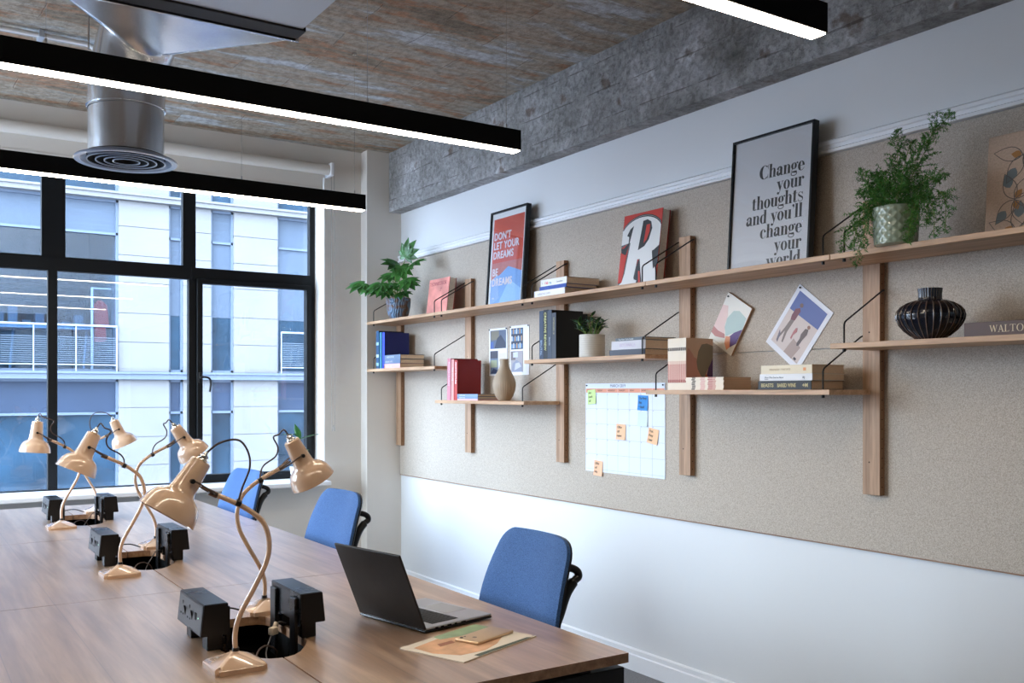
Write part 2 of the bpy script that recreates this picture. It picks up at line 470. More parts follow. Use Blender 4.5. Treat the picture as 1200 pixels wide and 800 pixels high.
# local frame for things seen face-on on the right wall: x = towards the camera end (-Y), y = up, z = into the room (-X)
FACE = Matrix(((0, 0, -1), (-1, 0, 0), (0, 1, 0)))
def face_rot(roll=0., lean=0., yaw=0.):
    return (FACE @ Matrix.Rotation(yaw, 3, 'Y') @ Matrix.Rotation(roll, 3, 'Z') @ Matrix.Rotation(-lean, 3, 'X')).to_euler()

def text(name, body, size, m, parent, x, y, z, align='LEFT', sx=1., bold=0., rot=0., shear=0., ext=.0002, spacing=1.):
    cu = bpy.data.curves.new(name, 'FONT')
    cu.body = body; cu.size = size; cu.align_x = align; cu.extrude = ext; cu.offset = bold; cu.shear = shear; cu.space_character = spacing
    to = bpy.data.objects.new(name, cu); COL.objects.link(to)
    dg = bpy.context.evaluated_depsgraph_get(); dg.update()
    me = bpy.data.meshes.new_from_object(to.evaluated_get(dg))
    COL.objects.unlink(to); bpy.data.objects.remove(to)
    me.materials.clear(); me.materials.append(m)
    o = bpy.data.objects.new(name, me); COL.objects.link(o); o.parent = parent
    o.location = (x, y, z); o.scale = (sx, 1, 1); o.rotation_euler = (0, 0, rot)
    return o

# ------------------------------------------------------------------ fat-face serif letters (for the poster)
Z0, Z1 = 0., .0004
def glyph(bm, ch, ox, oy, k):
    def R(x0, y0, x1, y1): prism(bm, [(ox + x0 * k, oy + y0 * k), (ox + x1 * k, oy + y0 * k), (ox + x1 * k, oy + y1 * k), (ox + x0 * k, oy + y1 * k)], Z0, Z1)
    def G(*p): prism(bm, [(ox + a * k, oy + b * k) for a, b in p], Z0, Z1)
    def E(cx, cy, rx, ry, irx, iry, a0=0, a1=360, icx=None, icy=None):
        ringpoly(bm, ox + cx * k, oy + cy * k, rx * k, ry * k, irx * k, iry * k, Z0, Z1, a0, a1, 30, None if icx is None else ox + icx * k, None if icy is None else oy + icy * k)
    def B(cx, cy, r): prism(bm, circ(ox + cx * k, oy + cy * k, r * k, 14), Z0, Z1)
    if ch == 'o': E(23, 25, 22, 26, 7, 24); return 47
    if ch == 'n' or ch == 'h':
        t = 50 if ch == 'n' else 76
        R(5, 0, 20, t); R(0, 0, 25, 2.5); R(0, t - 2.5, 20, t); R(31, 0, 46, 34); R(27, 0, 50, 2.5)
        E(31, 34, 15, 17, 1, 14, 0, 120, 31, 34); G((20, 38), (20, 41), (25, 47.5), (28, 50), (26, 45)); return 52
    if ch == 'u':
        R(5, 15, 20, 50); R(0, 47.5, 20, 50); R(31, 0, 46, 50); R(27, 47.5, 46, 50); R(31, 0, 51, 2.5)
        E(20, 15, 15, 16, 1, 13, 180, 305); G((28, 3.5), (31, 9), (31, 12), (27, 5)); return 52
    if ch == 'r':
        R(5, 0, 20, 50); R(0, 0, 26, 2.5); R(0, 47.5, 20, 50); B(33, 42, 7); E(30, 36, 11, 15, 9, 12, 60, 165); return 40
    if ch == 'a':
        R(26, 6, 41, 36); E(24, 36, 17, 15, 2, 12.5, 0, 150, 24, 36); B(11, 38, 6.5); E(16, 14, 15, 15, 1, 12, 90, 360); G((15, 26.5), (27, 30), (27, 32), (14, 29)); G((41, 6), (41, 3), (46, 2.5), (47, 4.5), (46, 0), (34, -1), (28, 5)); return 48
    if ch == 'g':
        E(20, 33, 19, 18, 5, 16); B(43, 47, 5); G((32, 46), (42, 50), (42, 52), (31, 48)); G((8, 18), (12, 17), (9, 11), (5, 10)); G((5, 12), (8, 4), (38, 6), (42, -3), (34, -6), (14, -3), (3, 3)); E(21, -9, 21, 12, 16, 8, 130, 400); return 46
    if ch == 'e':
        E(23, 25, 22, 26, 7, 24, 0, 300, 24, 25); R(15, 25, 45, 27.5); G((34, 3), (33, 5.5), (42, 14), (44, 13)); return 46
    if ch == 'c':
        E(23, 25, 22, 26, 7, 24, 50, 300, 24, 25); B(35, 38, 6.5); G((34, 3), (33, 5.5), (42, 14), (44, 13)); return 45
    if ch == 'y':
        G((4, 50), (20, 50), (32, 12), (24, -2)); G((40, 50), (43, 50), (24, -10), (20, -14), (22, -6)); R(0, 47.5, 25, 50); R(32, 47.5, 48, 50); B(12, -14, 7); G((12, -21), (18, -20), (25, -8), (22, -8), (15, -17)); return 47
    if ch == 't':
        R(7, 8, 22, 62); R(0, 47.5, 32, 50); G((7, 62), (22, 66), (22, 60)); E(20, 9, 13, 10, 3, 7, 180, 340); return 35
    if ch == 's':
        E(17, 38, 15, 13, 11, 10.5, 25, 200); G((2, 40), (6, 30), (30, 20), (35, 8), (33, 20), (22, 30), (10, 38), (6, 44)); G((3, 34), (10, 26), (26, 18), (31, 10), (36, 14), (33, 24), (20, 31), (8, 39)); E(19, 12, 16, 13, 12, 10.5, 205, 380); G((29, 50), (32, 50), (32, 36), (30, 36)); G((2, 0), (4.5, 0), (4.5, 15), (2.5, 15)); return 38
    if ch == 'd':
        R(29, 0, 44, 76); R(24, 73.5, 44, 76); R(29, 0, 49, 2.5); E(21, 25, 20, 26, 6, 23.5, 50, 310, 22, 25); return 51
    if ch == 'l': R(5, 0, 20, 76); R(0, 0, 25, 2.5); R(0, 73.5, 20, 76); return 27
    if ch == "'": B(9, 68, 7); G((16, 68), (15, 58), (8, 50), (7, 51), (11, 58), (10, 64)); return 19
    if ch == 'w':
        G((4, 50), (20, 50), (31, 14), (25, -1)); G((25, -1), (31, 14), (38, 36), (36, 38)); G((30, 50), (46, 50), (57, 14), (51, -1)); G((51, -1), (55, 4), (68, 50), (65, 50)); R(0, 47.5, 24, 50); R(28, 47.5, 50, 50); R(58, 47.5, 73, 50); return 73
    if ch == 'C':
        E(36, 37, 35, 39, 16, 36.5, 48, 312, 38, 37); G((60, 76), (62.5, 76), (62.5, 50), (60, 50)); G((60, 0), (62.5, 0), (62.5, 24), (60, 22)); G((55, 66), (62, 56), (62, 62)); G((55, 8), (62, 18), (62, 12)); return 68
    # thin roman capitals used on spines
    if ch == 'W': G((2, 74), (12, 74), (30, 12), (24, 0)); G((24, 0), (29, 10), (46, 74), (42, 74)); G((38, 74), (48, 74), (64, 12), (58, 0)); G((58, 0), (62, 8), (80, 74), (76, 74)); R(-2, 71, 18, 74); R(68, 71, 86, 74); return 86
    if ch == 'A': G((28, 74), (36, 74), (60, 0), (48, 0)); G((28, 74), (33, 70), (12, 0), (8, 0)); R(16, 24, 46, 28); R(0, 0, 20, 3); R(42, 0, 68, 3); return 66
    if ch == 'L': R(8, 0, 18, 74); R(0, 71, 28, 74); R(0, 0, 50, 3.5); G((50, 3), (50, 20), (46, 3)); return 54
    if ch == 'T': R(27, 0, 37, 74); R(2, 70.5, 62, 74); G((2, 72), (2, 56), (6, 72)); G((62, 72), (62, 56), (58, 72)); R(18, 0, 46, 3); return 66
    if ch == 'O': E(38, 37, 36, 39, 25, 36); return 78
    if ch == 'N': R(8, 0, 12, 74); R(0, 0, 22, 3); G((6, 74), (16, 74), (66, 8), (66, 0), (62, 0)); R(62, 0, 66, 74); R(52, 71, 76, 74); return 78
    if ch == 'F': R(8, 0, 18, 74); R(0, 71, 50, 74); R(0, 0, 28, 3); R(18, 36, 40, 39); G((50, 72), (50, 56), (46, 72)); return 56
    if ch == ' ': return 24
    return 20

def serif(bm, s, x, y, k, align='L', tr=0.):
    def width(s):
        t = NB(); w = 0
        for c in s: w += glyph(t, c, 0, 0, 1) + tr
        t.free(); return w - tr
    if align == 'R': x -= width(s) * k
    for c in s: x += (glyph(bm, c, x, y, k) + tr) * k

# ================================================================== CAMERA
F_PX, YAW, CH = 1105., math.radians(33.36), 1.37
cam = bpy.data.cameras.new('camera'); cam.sensor_width = 36; cam.lens = 36 * F_PX / 1200; cam.shift_y = 59 / 1200
cam.clip_start = .05
co = bpy.data.objects.new('camera', cam); COL.objects.link(co)
co.location = (0, 0, CH); co.rotation_euler = (PI / 2, 0, -YAW)
SC.camera = co

# ================================================================== ROOM
WX, WY, ZC = 3.062, 6.2, 3.07          # right wall, far wall, ceiling
LX, BY = -2.1, -3.0
WZ0, WZ1, WX0, WX1 = .765, 2.86, -1.75, 2.518   # far window opening
bm = NB(); box(bm, (LX - .3, BY - .3, -.1), (WX + .3, WY + .3, 0)); struct('floor', bm, M['carpet'])
bm = NB(); box(bm, (LX - .3, BY - .3, ZC), (WX + .3, WY + .3, ZC + .2)); struct('ceiling', bm, M['ceil'])
bm = NB(); box(bm, (WX, BY, 0), (WX + .2, WY + .3, ZC)); struct('wall_right', bm, M['wall'])
bm = NB()
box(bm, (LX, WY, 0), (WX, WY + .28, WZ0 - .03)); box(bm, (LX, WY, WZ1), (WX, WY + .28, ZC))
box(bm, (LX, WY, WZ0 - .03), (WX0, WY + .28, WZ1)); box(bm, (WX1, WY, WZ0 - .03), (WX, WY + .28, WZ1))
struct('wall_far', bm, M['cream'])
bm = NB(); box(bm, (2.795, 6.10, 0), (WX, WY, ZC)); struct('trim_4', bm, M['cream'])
bm = NB(); box(bm, (2.965, BY, 2.648), (WX, 6.098, ZC)); struct('trim_1', bm, M['conc'])
# left wall with its own large windows
LW = [(4.25, 6.08)]
bm = NB()
for a, b in ((BY, LW[0][0]), (LW[0][1], WY)): box(bm, (LX - .25, a, 0), (LX, b, ZC))
for a, b in LW: box(bm, (LX - .25, a, 0), (LX, b, .8)); box(bm, (LX - .25, a, 2.8), (LX, b, ZC))
struct('wall_left', bm, M['wall'])
bm = NB(); box(bm, (LX, BY - .2, 0), (WX, BY, ZC)); struct('wall_back', bm, M['wall'])
# picture rail and skirting
bm = NB()
prism(bm, [(0, 0), (.026, .004), (.030, .014), (.020, .020), (.020, .032), (.028, .036), (.028, .048), (.018, .056), (0, .058)], 0, 9.1)
for v in bm.verts: v.co = Vector((WX - v.co.x, BY + v.co.z, 2.293 + v.co.y))
struct('trim_2', bm, M['trim'])
bm = NB()
prism(bm, [(0, 0), (.018, 0), (.018, .076), (.013, .082), (.013, .102), (.006, .108), (0, .108)], 0, 9.1)
for v in bm.verts: v.co = Vector((WX - v.co.x, BY + v.co.z, v.co.y))
struct('baseboard_right', bm, M['trim'])
# window sill
bm = NB(); box(bm, (WX0 - .05, 6.02, .735), (WX1 - .02, WY + .2, .765), .006); struct('trim_3', bm, M['trim'])

# ---- far window
def window(name, X0, X1, y, z0, z1, bars, panes, m=M['frame'], d=.05):
    bm = NB()
    for (a, b, c, e) in bars: box(bm, (a, y - d / 2, b), (c, y + d / 2, e), .004)
    w = struct(name, bm, m)
    for (a, b, c, e) in panes:
        g = NB(); box(g, (a - .003, y - .003, b - .003), (c + .003, y + .003, e + .003)); obj('pane', g, M['glass'], w)
    return w
yW = 6.40
bars = [(-1.75, .757, -.10 - 1.6, 2.86), (2.479, .757, 2.518, 2.86), (-1.75, .757, 2.518, .772), (-1.75, 2.835, 2.518, 2.862),
        (-1.70, 2.113, 1.66, 2.203), (1.66, 2.10, 2.49, 2.194),
        (.764, 2.19, .899, 2.84), (1.603, 2.19, 1.688, 2.84), (.799, .767, .854, 2.12), (1.641, .767, 1.69, 2.12),
        (-1.70, 2.76, 1.62, 2.84), (1.66, 2.815, 2.49, 2.84), (-.80, .767, -.70, 2.84)]
pan = [(-.70, .772, .799, 2.113), (.854, .772, 1.641, 2.113), (-.70, 2.203, .764, 2.76), (.899, 2.203, 1.603, 2.76), (1.688, 2.194, 2.479, 2.815), (-1.65, .772, -.80, 2.113), (-1.65, 2.203, -.80, 2.76)]
w1 = window('window_1', 0, 0, yW, 0, 0, bars, pan)
bm = NB(); y = yW - .02
for a in ((1.69, .768, 1.727, 2.10), (2.447, .768, 2.482, 2.10), (1.69, .768, 2.482, .820), (1.69, 2.088, 2.482, 2.12)):
    box(bm, (a[0], y - .03, a[1]), (a[2], y + .03, a[3]), .005)
cs = obj('casement', bm, M['frame'], w1)
bm = NB(); box(bm, (1.724, y - .003, .817), (2.450, y + .003, 2.091)); obj('pane', bm, M['glass'], cs)
bm = NB(); box(bm, (1.697, y - .045, 1.43), (1.717, y - .03, 1.50), .004); tube(bm, [(1.707, y - .05, 1.465), (1.707, y - .075, 1.465)], .007); tube(bm, smoothpath([(1.707, y - .075, 1.468), (1.75, y - .082, 1.462), (1.764, y - .08, 1.43), (1.758, y - .078, 1.37)], 6), .007)
obj('window_handle', bm, M['black'], cs, True)
for i, (a, b) in enumerate(LW):
    bm = NB(); x = LX - .12
    for (p, q, r, s) in ((a, .8, a + .06, 2.8), (b - .06, .8, b, 2.8), (a, .8, b, .86), (a, 2.74, b, 2.8), (a, 1.9, b, 1.96), ((a + b) / 2 - .03, .8, (a + b) / 2 + .03, 2.8)):
        box(bm, (x - .025, p, q), (x + .025, r, s))
    w = struct('window_%d' % (i + 2), bm, M['frame'])
    g = NB(); box(g, (x - .003, a + .05, .85), (x + .003, b - .05, 2.75)); obj('pane', g, M['glass2'], w)

# ---- roller blind
t = thing('roller_blind', 'cream roller blind rolled up above the black steel window', 'blind', (0, 6.13, 2.90))
bm = NB(); tube(bm, [(-1.8, 0, 0), (2.52, 0, 0)], .037, 20); obj('roller', bm, M['blind'], t, True)
bm = NB(); box(bm, (-1.78, .028, -.125), (2.49, .031, .0)); box(bm, (-1.78, .022, -.14), (2.49, .036, -.12), .003); obj('blind_fabric', bm, M['blind'], t)
bm = NB(); box(bm, (2.52, -.045, -.045), (2.545, .07, .045), .006); obj('end_bracket', bm, M['trim'], t)
bm = NB(); tube(bm, smoothpath([(2.552, .03, .03), (2.556, .03, -.6), (2.556, .03, -1.7), (2.562, .012, -1.76), (2.568, 0, -1.7), (2.568, 0, -.6), (2.56, 0, .03)], 6), .0015, 6); obj('pull_chain', bm, C(150, 148, 145), t)

# ---- pinboard
t = thing('pinboard', 'long beige speckled felt pinboard running along the right wall', 'pinboard', (3.05, 0, .78))
bm = NB(); box(bm, (-.002, -2.4, 0), (.0115, 6.09, .757), .0015); obj('lower_panel', bm, M['felt'], t)
bm = NB(); box(bm, (-.002, -2.4, .760), (.0115, 6.09, 1.512), .0015); obj('upper_panel', bm, M['felt'], t)
bm = NB(); box(bm, (-.003, -2.4, -.004), (.0115, 6.09, -.0005)); obj('edge_strip', bm, M['deskedge'], t)

# ================================================================== SHELF SYSTEM
PY = [6.055, 5.087, 4.113, 3.155, 2.176, 1.20]
SX0, SX1 = 2.782, 3.015
pl = ['leftmost wooden upright post, in the corner beside the window wall', 'wooden upright post behind the red books and beige vase shelf', 'wooden upright post between the fan of pinned photos and the calendar',
      'wooden upright post just right of the wall calendar', 'wooden upright post left of the ribbed navy vase, broad and cracked']
for i, y in enumerate(PY[:5]):
    t = thing('shelf_post', pl[i], 'post', (3.018, y, .99), group='upright posts of the shelving')
    bm = NB(); box(bm, (0, -.0365, 0), (.029, .0365, 1.087), .0015)
    for k in range(30):
        z = .03 + k * .0355
        tube(bm, [(.014, -.0370, z), (.014, -.0364, z)], .0022, 8)
    for z in (.12, .60): tube(bm, [(-.0006, .008, z), (.001, .008, z)], .003, 8)
    bm.faces.ensure_lookup_table()
    bm.normal_update()
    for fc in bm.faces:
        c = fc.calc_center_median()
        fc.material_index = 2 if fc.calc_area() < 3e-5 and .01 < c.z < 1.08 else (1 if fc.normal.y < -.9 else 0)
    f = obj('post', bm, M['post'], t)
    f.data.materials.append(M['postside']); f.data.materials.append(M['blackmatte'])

def shelf(i, z, label, group, mat=None):
    """board between post i and i+1, top surface at z"""
    y1, y0 = PY[i], PY[i + 1]
    if i == 0: y1 += .022
    t = thing('wall_shelf', label, 'shelf', (SX0, y0, z), group=group)
    bm = NB(); L = y1 - y0 - .002
    box(bm, (0, .001, -.019), (SX1 - SX0, L, 0), .0012); obj('board', bm, M['oak'], t)
    ends = (.045, (PY[i] - y0) - .045)
    for yy in ends:
        bm = NB()
        x = .022
        pts = [(x, yy, -.024), (x, yy, .066), (x + .004, yy, .075), (x + .012, yy, .081), (.236, yy, .196), (.249, yy, .2)]
        tube(bm, pts, .0032, 8)
        r = obj('hanging_rod', bm, M['black'], t, True)
        bm = NB(); tube(bm, [(x, yy, -.030), (x, yy, -.019)], .0058, 10); obj('rod_foot', bm, M['black'], r, True); bm = NB(); tube(bm, [(.249, yy, .2), (.249, yy + (.014 if yy > .2 else -.014), .2)], .004, 8); obj('rod_hook', bm, M['black'], r, True)
    return t
tl = ['top shelf board carrying the leafy green plant and coral book', 'top shelf board carrying the orange framed poster', 'top shelf board carrying the R book and white book stack',
      'top shelf board carrying the black framed text poster', 'top shelf board carrying the trailing fern and floral canvas']
ZT, ZB1, ZB2, ZB3, ZA, ZCc = 1.858, 1.529, 1.537, 1.541, 1.32, 1.378
for i in range(5): shelf(i, ZT, tl[i], 'boards of the long top shelf')
shelf(0, ZB1, 'short shelf with the blue books near the window', 'lower wall shelves')
shelf(1, ZA, 'lowest short shelf with the red books and beige vase', 'lower wall shelves')
shelf(2, ZB2, 'short shelf with black books and a small potted succulent', 'lower wall shelves')
shelf(3, ZCc, 'short shelf with the rows of magazines, right above the calendar', 'lower wall shelves')
shelf(4, ZB3, 'short shelf at right with the ribbed navy vase', 'lower wall shelves')

# ================================================================== BOOKS
def book(label, y, z, a, b, d, lying, cover, spine=None, page=None, x=2.812, group=None, title=None, bands=(), roll=0., yaw=0., name='book', soft=False, cat='book', tk=.0022):
    """lying: a = length along the shelf, b = thickness; standing: a = thickness, b = height. y,z = left bottom of the spine"""
    t = thing(name, label, cat, (x, y, z), face_rot(roll, 0, yaw), group)
    page = page or M['page']; spine = spine or cover
    k = .0006 if soft else tk
    ov = 0 if soft else .003
    bm = NB()
    if lying: box(bm, (ov, k, -d + ov), (a - ov, b - k, -k))
    else: box(bm, (k, ov, -d + ov), (a - k, b - ov, -k))
    obj('pages', bm, page, t)
    bm = NB(); box(bm, *(((0, 0, -d), (a, k, 0)) if lying else ((0, 0, -d), (k, b, 0)))); obj('back_cover', bm, cover, t)
    bm = NB(); box(bm, *(((0, b - k, -d), (a, b, 0)) if lying else ((a - k, 0, -d), (a, b, 0)))); obj('front_cover', bm, cover, t)
    bm = NB(); box(bm, (0, 0, -k), (a, b, .0012), .001 if not soft else 0.)
    sp = obj('spine', bm, spine, t)
    for (u0, u1, m) in bands:      # printed bands across the spine, as fractions along its length
        q = NB()
        if lying: box(q, (a * u0, .0006, .001), (a * u1, b - .0006, .0016))
        else: box(q, (.0006, b * u0, .001), (a - .0006, b * u1, .0016))
        obj('spine_band', q, m, sp)
    if title:
        s, sz, m, off = title[:4]
        if lying: text('spine_title', s, sz, m, sp, a * off, b * .5 - sz * .34, .0018, bold=title[4] if len(title) > 4 else 0)
        else: text('spine_title', s, sz, m, sp, a * .5 - sz * .34, b * off, .0018, rot=-PI / 2, bold=title[4] if len(title) > 4 else 0)
    return t

# --- top shelf: stack of three
g = 'book stack on the top shelf'
book('white book at the bottom of the top-shelf stack beside the orange poster', 4.058, ZT, .268, .036, .20, True, C(215, 210, 200), C(238, 238, 238), title=('A PRACTICE GUIDE', .013, C(180, 180, 190), .12), group=g)
book('blue book in the middle of the top-shelf stack', 4.01, ZT + .036, .232, .019, .195, True, C(35, 70, 150), C(40, 75, 165), title=('the making', .009, C(70, 110, 200), .2), group=g)
t = book('white book topmost in the top-shelf stack, coloured letters on spine', 4.0, ZT + .055, .225, .034, .21, True, C(190, 175, 160), C(240, 240, 238), title=('L', .015, C(190, 150, 170), .06), group=g)
for s, c, u in (('i', (230, 120, 60), .17), ('bb', (220, 90, 110), .21), ('r', (120, 160, 80), .33), ('a', (60, 150, 190), .38)):
    text('spine_title', s, .021, C(*c), t, .225 * u, .009, .0018, bold=.0004)
text('spine_title', 'Gwendoline', .011, C(160, 160, 165), t, .225 * .62, .011, .0018)
# face-out coral book
def faceout(name, label, y, z, w, h, th, x, lean, cover, page, back, group=None):
    t = thing(name, label, 'book', (x, y, z), face_rot(0, lean), group)
    bm = NB(); box(bm, (.003, .003, -th + .003), (w - .004, h - .003, -.003)); obj('pages', bm, page, t)
    bm = NB(); box(bm, (0, 0, -.003), (w, h, 0)); f = obj('front_cover', bm, cover, t)
    bm = NB(); box(bm, (0, 0, -th), (w, h, -th + .003)); box(bm, (0, 0, -th), (.003, h, -.002)); obj('back_cover', bm, back, t)
    return t, f
t, f = faceout('book', 'coral red book standing face out beside the leafy plant', 5.42, ZT, .265, .238, .05, 2.90, .12, P('coral_cover', (.80, .25, .20), .5, var=.45, scale=7), M['pagew'], C(150, 30, 35))
text('cover_title', 'TECHNICOLOR', .034, C(150, 45, 60), f, .012, .195, .0002, sx=.9)
text('cover_title', '2°', .03, C(150, 60, 70), f, .15, .155, .0002)
# R book
t, f = faceout('book', 'large red book with a giant white letter R on its cover', 3.52, ZT, .272, .365, .05, 2.925, .13, C(196, 52, 38), M['pagew'], C(150, 35, 30))
w, h = .272, .365
def cov(pts): return [(max(.001, min(.999, a)) * w, max(.001, min(.999, b)) * h) for a, b in pts]
def arc(cx, cy, rx, ry, a0, a1, n=12): return [(cx + rx * math.cos(math.radians(a0 + (a1 - a0) * k / n)), cy + ry * math.sin(math.radians(a0 + (a1 - a0) * k / n))) for k in range(n + 1)]
def layer(name, polys, m, z, parent):
    for p in polys:
        bm = NB(); prism(bm, p, z, z + .0003); obj(name, bm, m, parent)
blk = C(38, 38, 40); wh = C(226, 226, 224); grey = C(150, 150, 148)
# outline silhouette (black), then grey hairline, then white body
def Rshape(g):
    return [cov([(.0, .60 - g), (.0, .80 + g)] + arc(.50, .70, .53 + g, .235 + g, 155, 20) + [(1.0, .72), (1, .50), (.83 , .46 - g), (.92 , .30), (1.0, .10), (1., .0), (.66 - g, .0), (.58, .22), (.53 - g, .38), (.47 , .38), (.41 + g, .14), (.50 + g, .10), (.50 + g, .0), (.0, .0), (.0, .06 + g), (.10 , .10), (.16 - g, .22), (.24 - g, .62)] )]
layer('letter_outline', Rshape(.034), blk, .0003, f)
layer('letter_hairline', Rshape(.022), grey, .0006, f)
layer('letter_inline', Rshape(.014), blk, .00075, f)
layer('letter_body', Rshape(.0), wh, .0009, f)
layer('letter_counter', [cov([(.53, .88), (.64, .89), (.74, .85), (.78, .76), (.72, .62), (.62, .54), (.46, .50)]), cov([(.29, .84), (.20, .80), (.13, .72), (.19, .70), (.19, .62), (.08, .56), (.0, .56), (.02, .50), (.14, .46), (.21, .60)]), cov([(.49, .36), (.53, .36), (.66, .0), (.46, .0), (.50, .10), (.42, .12)]), cov([(.83, .45), (1., .52), (1., .28), (.90, .22)])], blk, .0012, f)
layer('letter_accent', [cov([(.63, .82), (.72, .82), (.72, .72), (.66, .62), (.59, .58)]), cov([(.52, .22), (.56, .22), (.62, .0), (.54, .0), (.55, .08)]), cov([(.0, .50), (.10, .47), (.17, .46), (.12, .18), (.06, .11), (.0, .085)])], C(196, 52, 38), .0015, f)

# --- blue books (standing) on the shelf by the window
g = 'blue books standing by the window'
book('black book with blue and white patterned spine, leftmost by the window', 5.985, ZB1, .045, .262, .19, False, C(14, 16, 20), C(28, 78, 120), group=g, bands=((.08, .16, C(150, 190, 200)), (.3, .38, C(190, 210, 215)), (.62, .7, C(160, 195, 205))))
book('thin teal book standing between the black and the royal blue book', 5.93, ZB1, .036, .25, .185, False, C(20, 22, 26), C(36, 120, 150), group=g, title=('COLLECTED WORKS', .014, C(20, 60, 80), .85))
book('royal blue cloth book, rightmost of the standing blue books', 5.885, ZB1, .036, .248, .185, False, C(20, 30, 105), C(26, 62, 190), group=g)
g = 'small book stack by the window'
book('pale pink book at the bottom of the small stack near the window', 5.862, ZB1, .245, .030, .18, True, C(200, 150, 140), C(225, 170, 165), group=g, title=('Stories from home', .013, C(250, 240, 235), .1))
book('slate blue book in the middle of the small stack near the window', 5.855, ZB1 + .030, .24, .030, .18, True, C(70, 85, 110), C(90, 110, 140), group=g, title=('MODERN LIVING', .015, C(215, 220, 225), .08))
book('slate blue book topmost in the small stack near the window', 5.850, ZB1 + .060, .238, .030, .18, True, C(60, 70, 90), C(100, 118, 145), group=g, title=('WORK & PLACE', .015, C(220, 225, 230), .15))
# --- red books on lowest shelf
g = 'red books on the lowest shelf'
book('red book with pink lettered spine, leftmost and tallest of the red books', 4.985, ZA, .040, .252, .185, False, C(120, 14, 16), C(205, 130, 145), group=g, roll=-.02, title=('PHOTOGRAPHY', .020, C(240, 225, 230), .92))
book('red book with pale spine between two other red books', 4.938, ZA, .034, .247, .165, False, C(150, 20, 22), C(225, 150, 145), group=g, roll=-.02, title=('THE ATLAS', .016, C(250, 235, 230), .8))
book('bright red book with white spine lettering, rightmost red book', 4.898, ZA, .034, .240, .165, False, C(135, 14, 14), C(190, 60, 55), group=g, roll=-.02, title=('ARCHITECTURE', .018, C(245, 235, 232), .95, .0006))
g = 'thin books below the red books'
book('thin pink book under the thin blue books on the lowest shelf', 4.862, ZA, .235, .009, .15, True, C(225, 170, 175), C(235, 185, 190), group=g)
book('thin pale blue book, middle of the thin stack on the lowest shelf', 4.862, ZA + .009, .235, .014, .15, True, C(120, 135, 160), C(120, 145, 185), group=g, title=('KINFOLK NOTES', .009, C(220, 225, 235), .1))
book('thin pale blue book topmost beside the red books', 4.862, ZA + .023, .235, .014, .15, True, C(95, 90, 85), C(130, 155, 195), group=g, title=('HOME JOURNAL', .009, C(225, 230, 238), .12))
# --- black books
g = 'dark books beside the succulent'
book('navy book with pale lettering, leftmost of the dark books', 4.012, ZB2, .036, .252, .19, False, C(16, 20, 30), C(42, 58, 84), group=g, title=('BRUTAL', .022, C(150, 175, 205), .4))
book('black book with yellow lettered spine among the dark books', 3.975, ZB2, .034, .255, .195, False, C(10, 10, 12), C(14, 18, 22), group=g, title=('CREATIVE REVIEW', .024, C(205, 205, 130), .95, .0004))
book('slate book with small white lettering among the dark books', 3.940, ZB2, .038, .252, .20, False, C(12, 13, 16), C(52, 62, 78), group=g, title=('SPACES', .013, C(180, 190, 200), .45))
book('grey spined black book, rightmost and shortest of the dark books', 3.901, ZB2, .036, .235, .20, False, C(8, 8, 9), C(58, 62, 72), group=g, title=('INTERIORS 12', .014, C(170, 160, 110), .9))
g = 'book stack right of the succulent'
book('dark slate book at the bottom of the stack right of the succulent', 3.440, ZB2, .250, .027, .19, True, C(40, 42, 48), C(62, 66, 78), group=g)
book('thick white book in the middle of the stack right of the succulent', 3.425, ZB2 + .027, .238, .040, .19, True, C(180, 175, 170), C(200, 198, 204), group=g, title=('BOTANICA', .022, C(196, 180, 205), .25))
book('thin grey book topmost right of the succulent', 3.395, ZB2 + .067, .205, .014, .185, True, C(70, 74, 78), C(88, 96, 102), group=g, title=('The New York Guide', .012, C(205, 210, 214), .1))
# --- magazines
mg_spine = C(232, 218, 198); mg_pink = C(205, 150, 135); mg_dark = C(105, 92, 80); mg_red = C(170, 95, 85)
def mag_face(t, side, w, h):
    """printed cover art on the face at local x=side, seen from the camera end; local z runs into the shelf"""
    pass
def magazine(label, y, z, a, b, lying, group, x=2.812, yaw=0., art=False):
    t = book(label, y, z, a, b, .158, lying, C(214, 178, 148), mg_spine, x=x, group=group, yaw=yaw, name='magazine', soft=True, cat='magazine', page=C(190, 160, 130),
             bands=((.14, .20, mg_red), (.20, .50, mg_pink), (.50, .56, C(222, 190, 170)), (.76, .82, mg_dark)) if not lying else ((.17, .26, mg_dark), (.40, .52, C(222, 175, 165)), (.60, .72, C(190, 120, 112)), (.72, .8, mg_pink)))
    return t
for k in range(10):
    t = magazine('pale magazine in the upright row, %s' % ['leftmost of the ten', 'second from the left', 'third from the left', 'fourth from the left', 'fifth from the left', 'fifth from the right', 'fourth from the right', 'third from the right', 'second from the right', 'rightmost with its cover art showing'][k], 3.041 - k * .0112, ZCc, .0108, .221, False, 'upright magazines on the shelf')
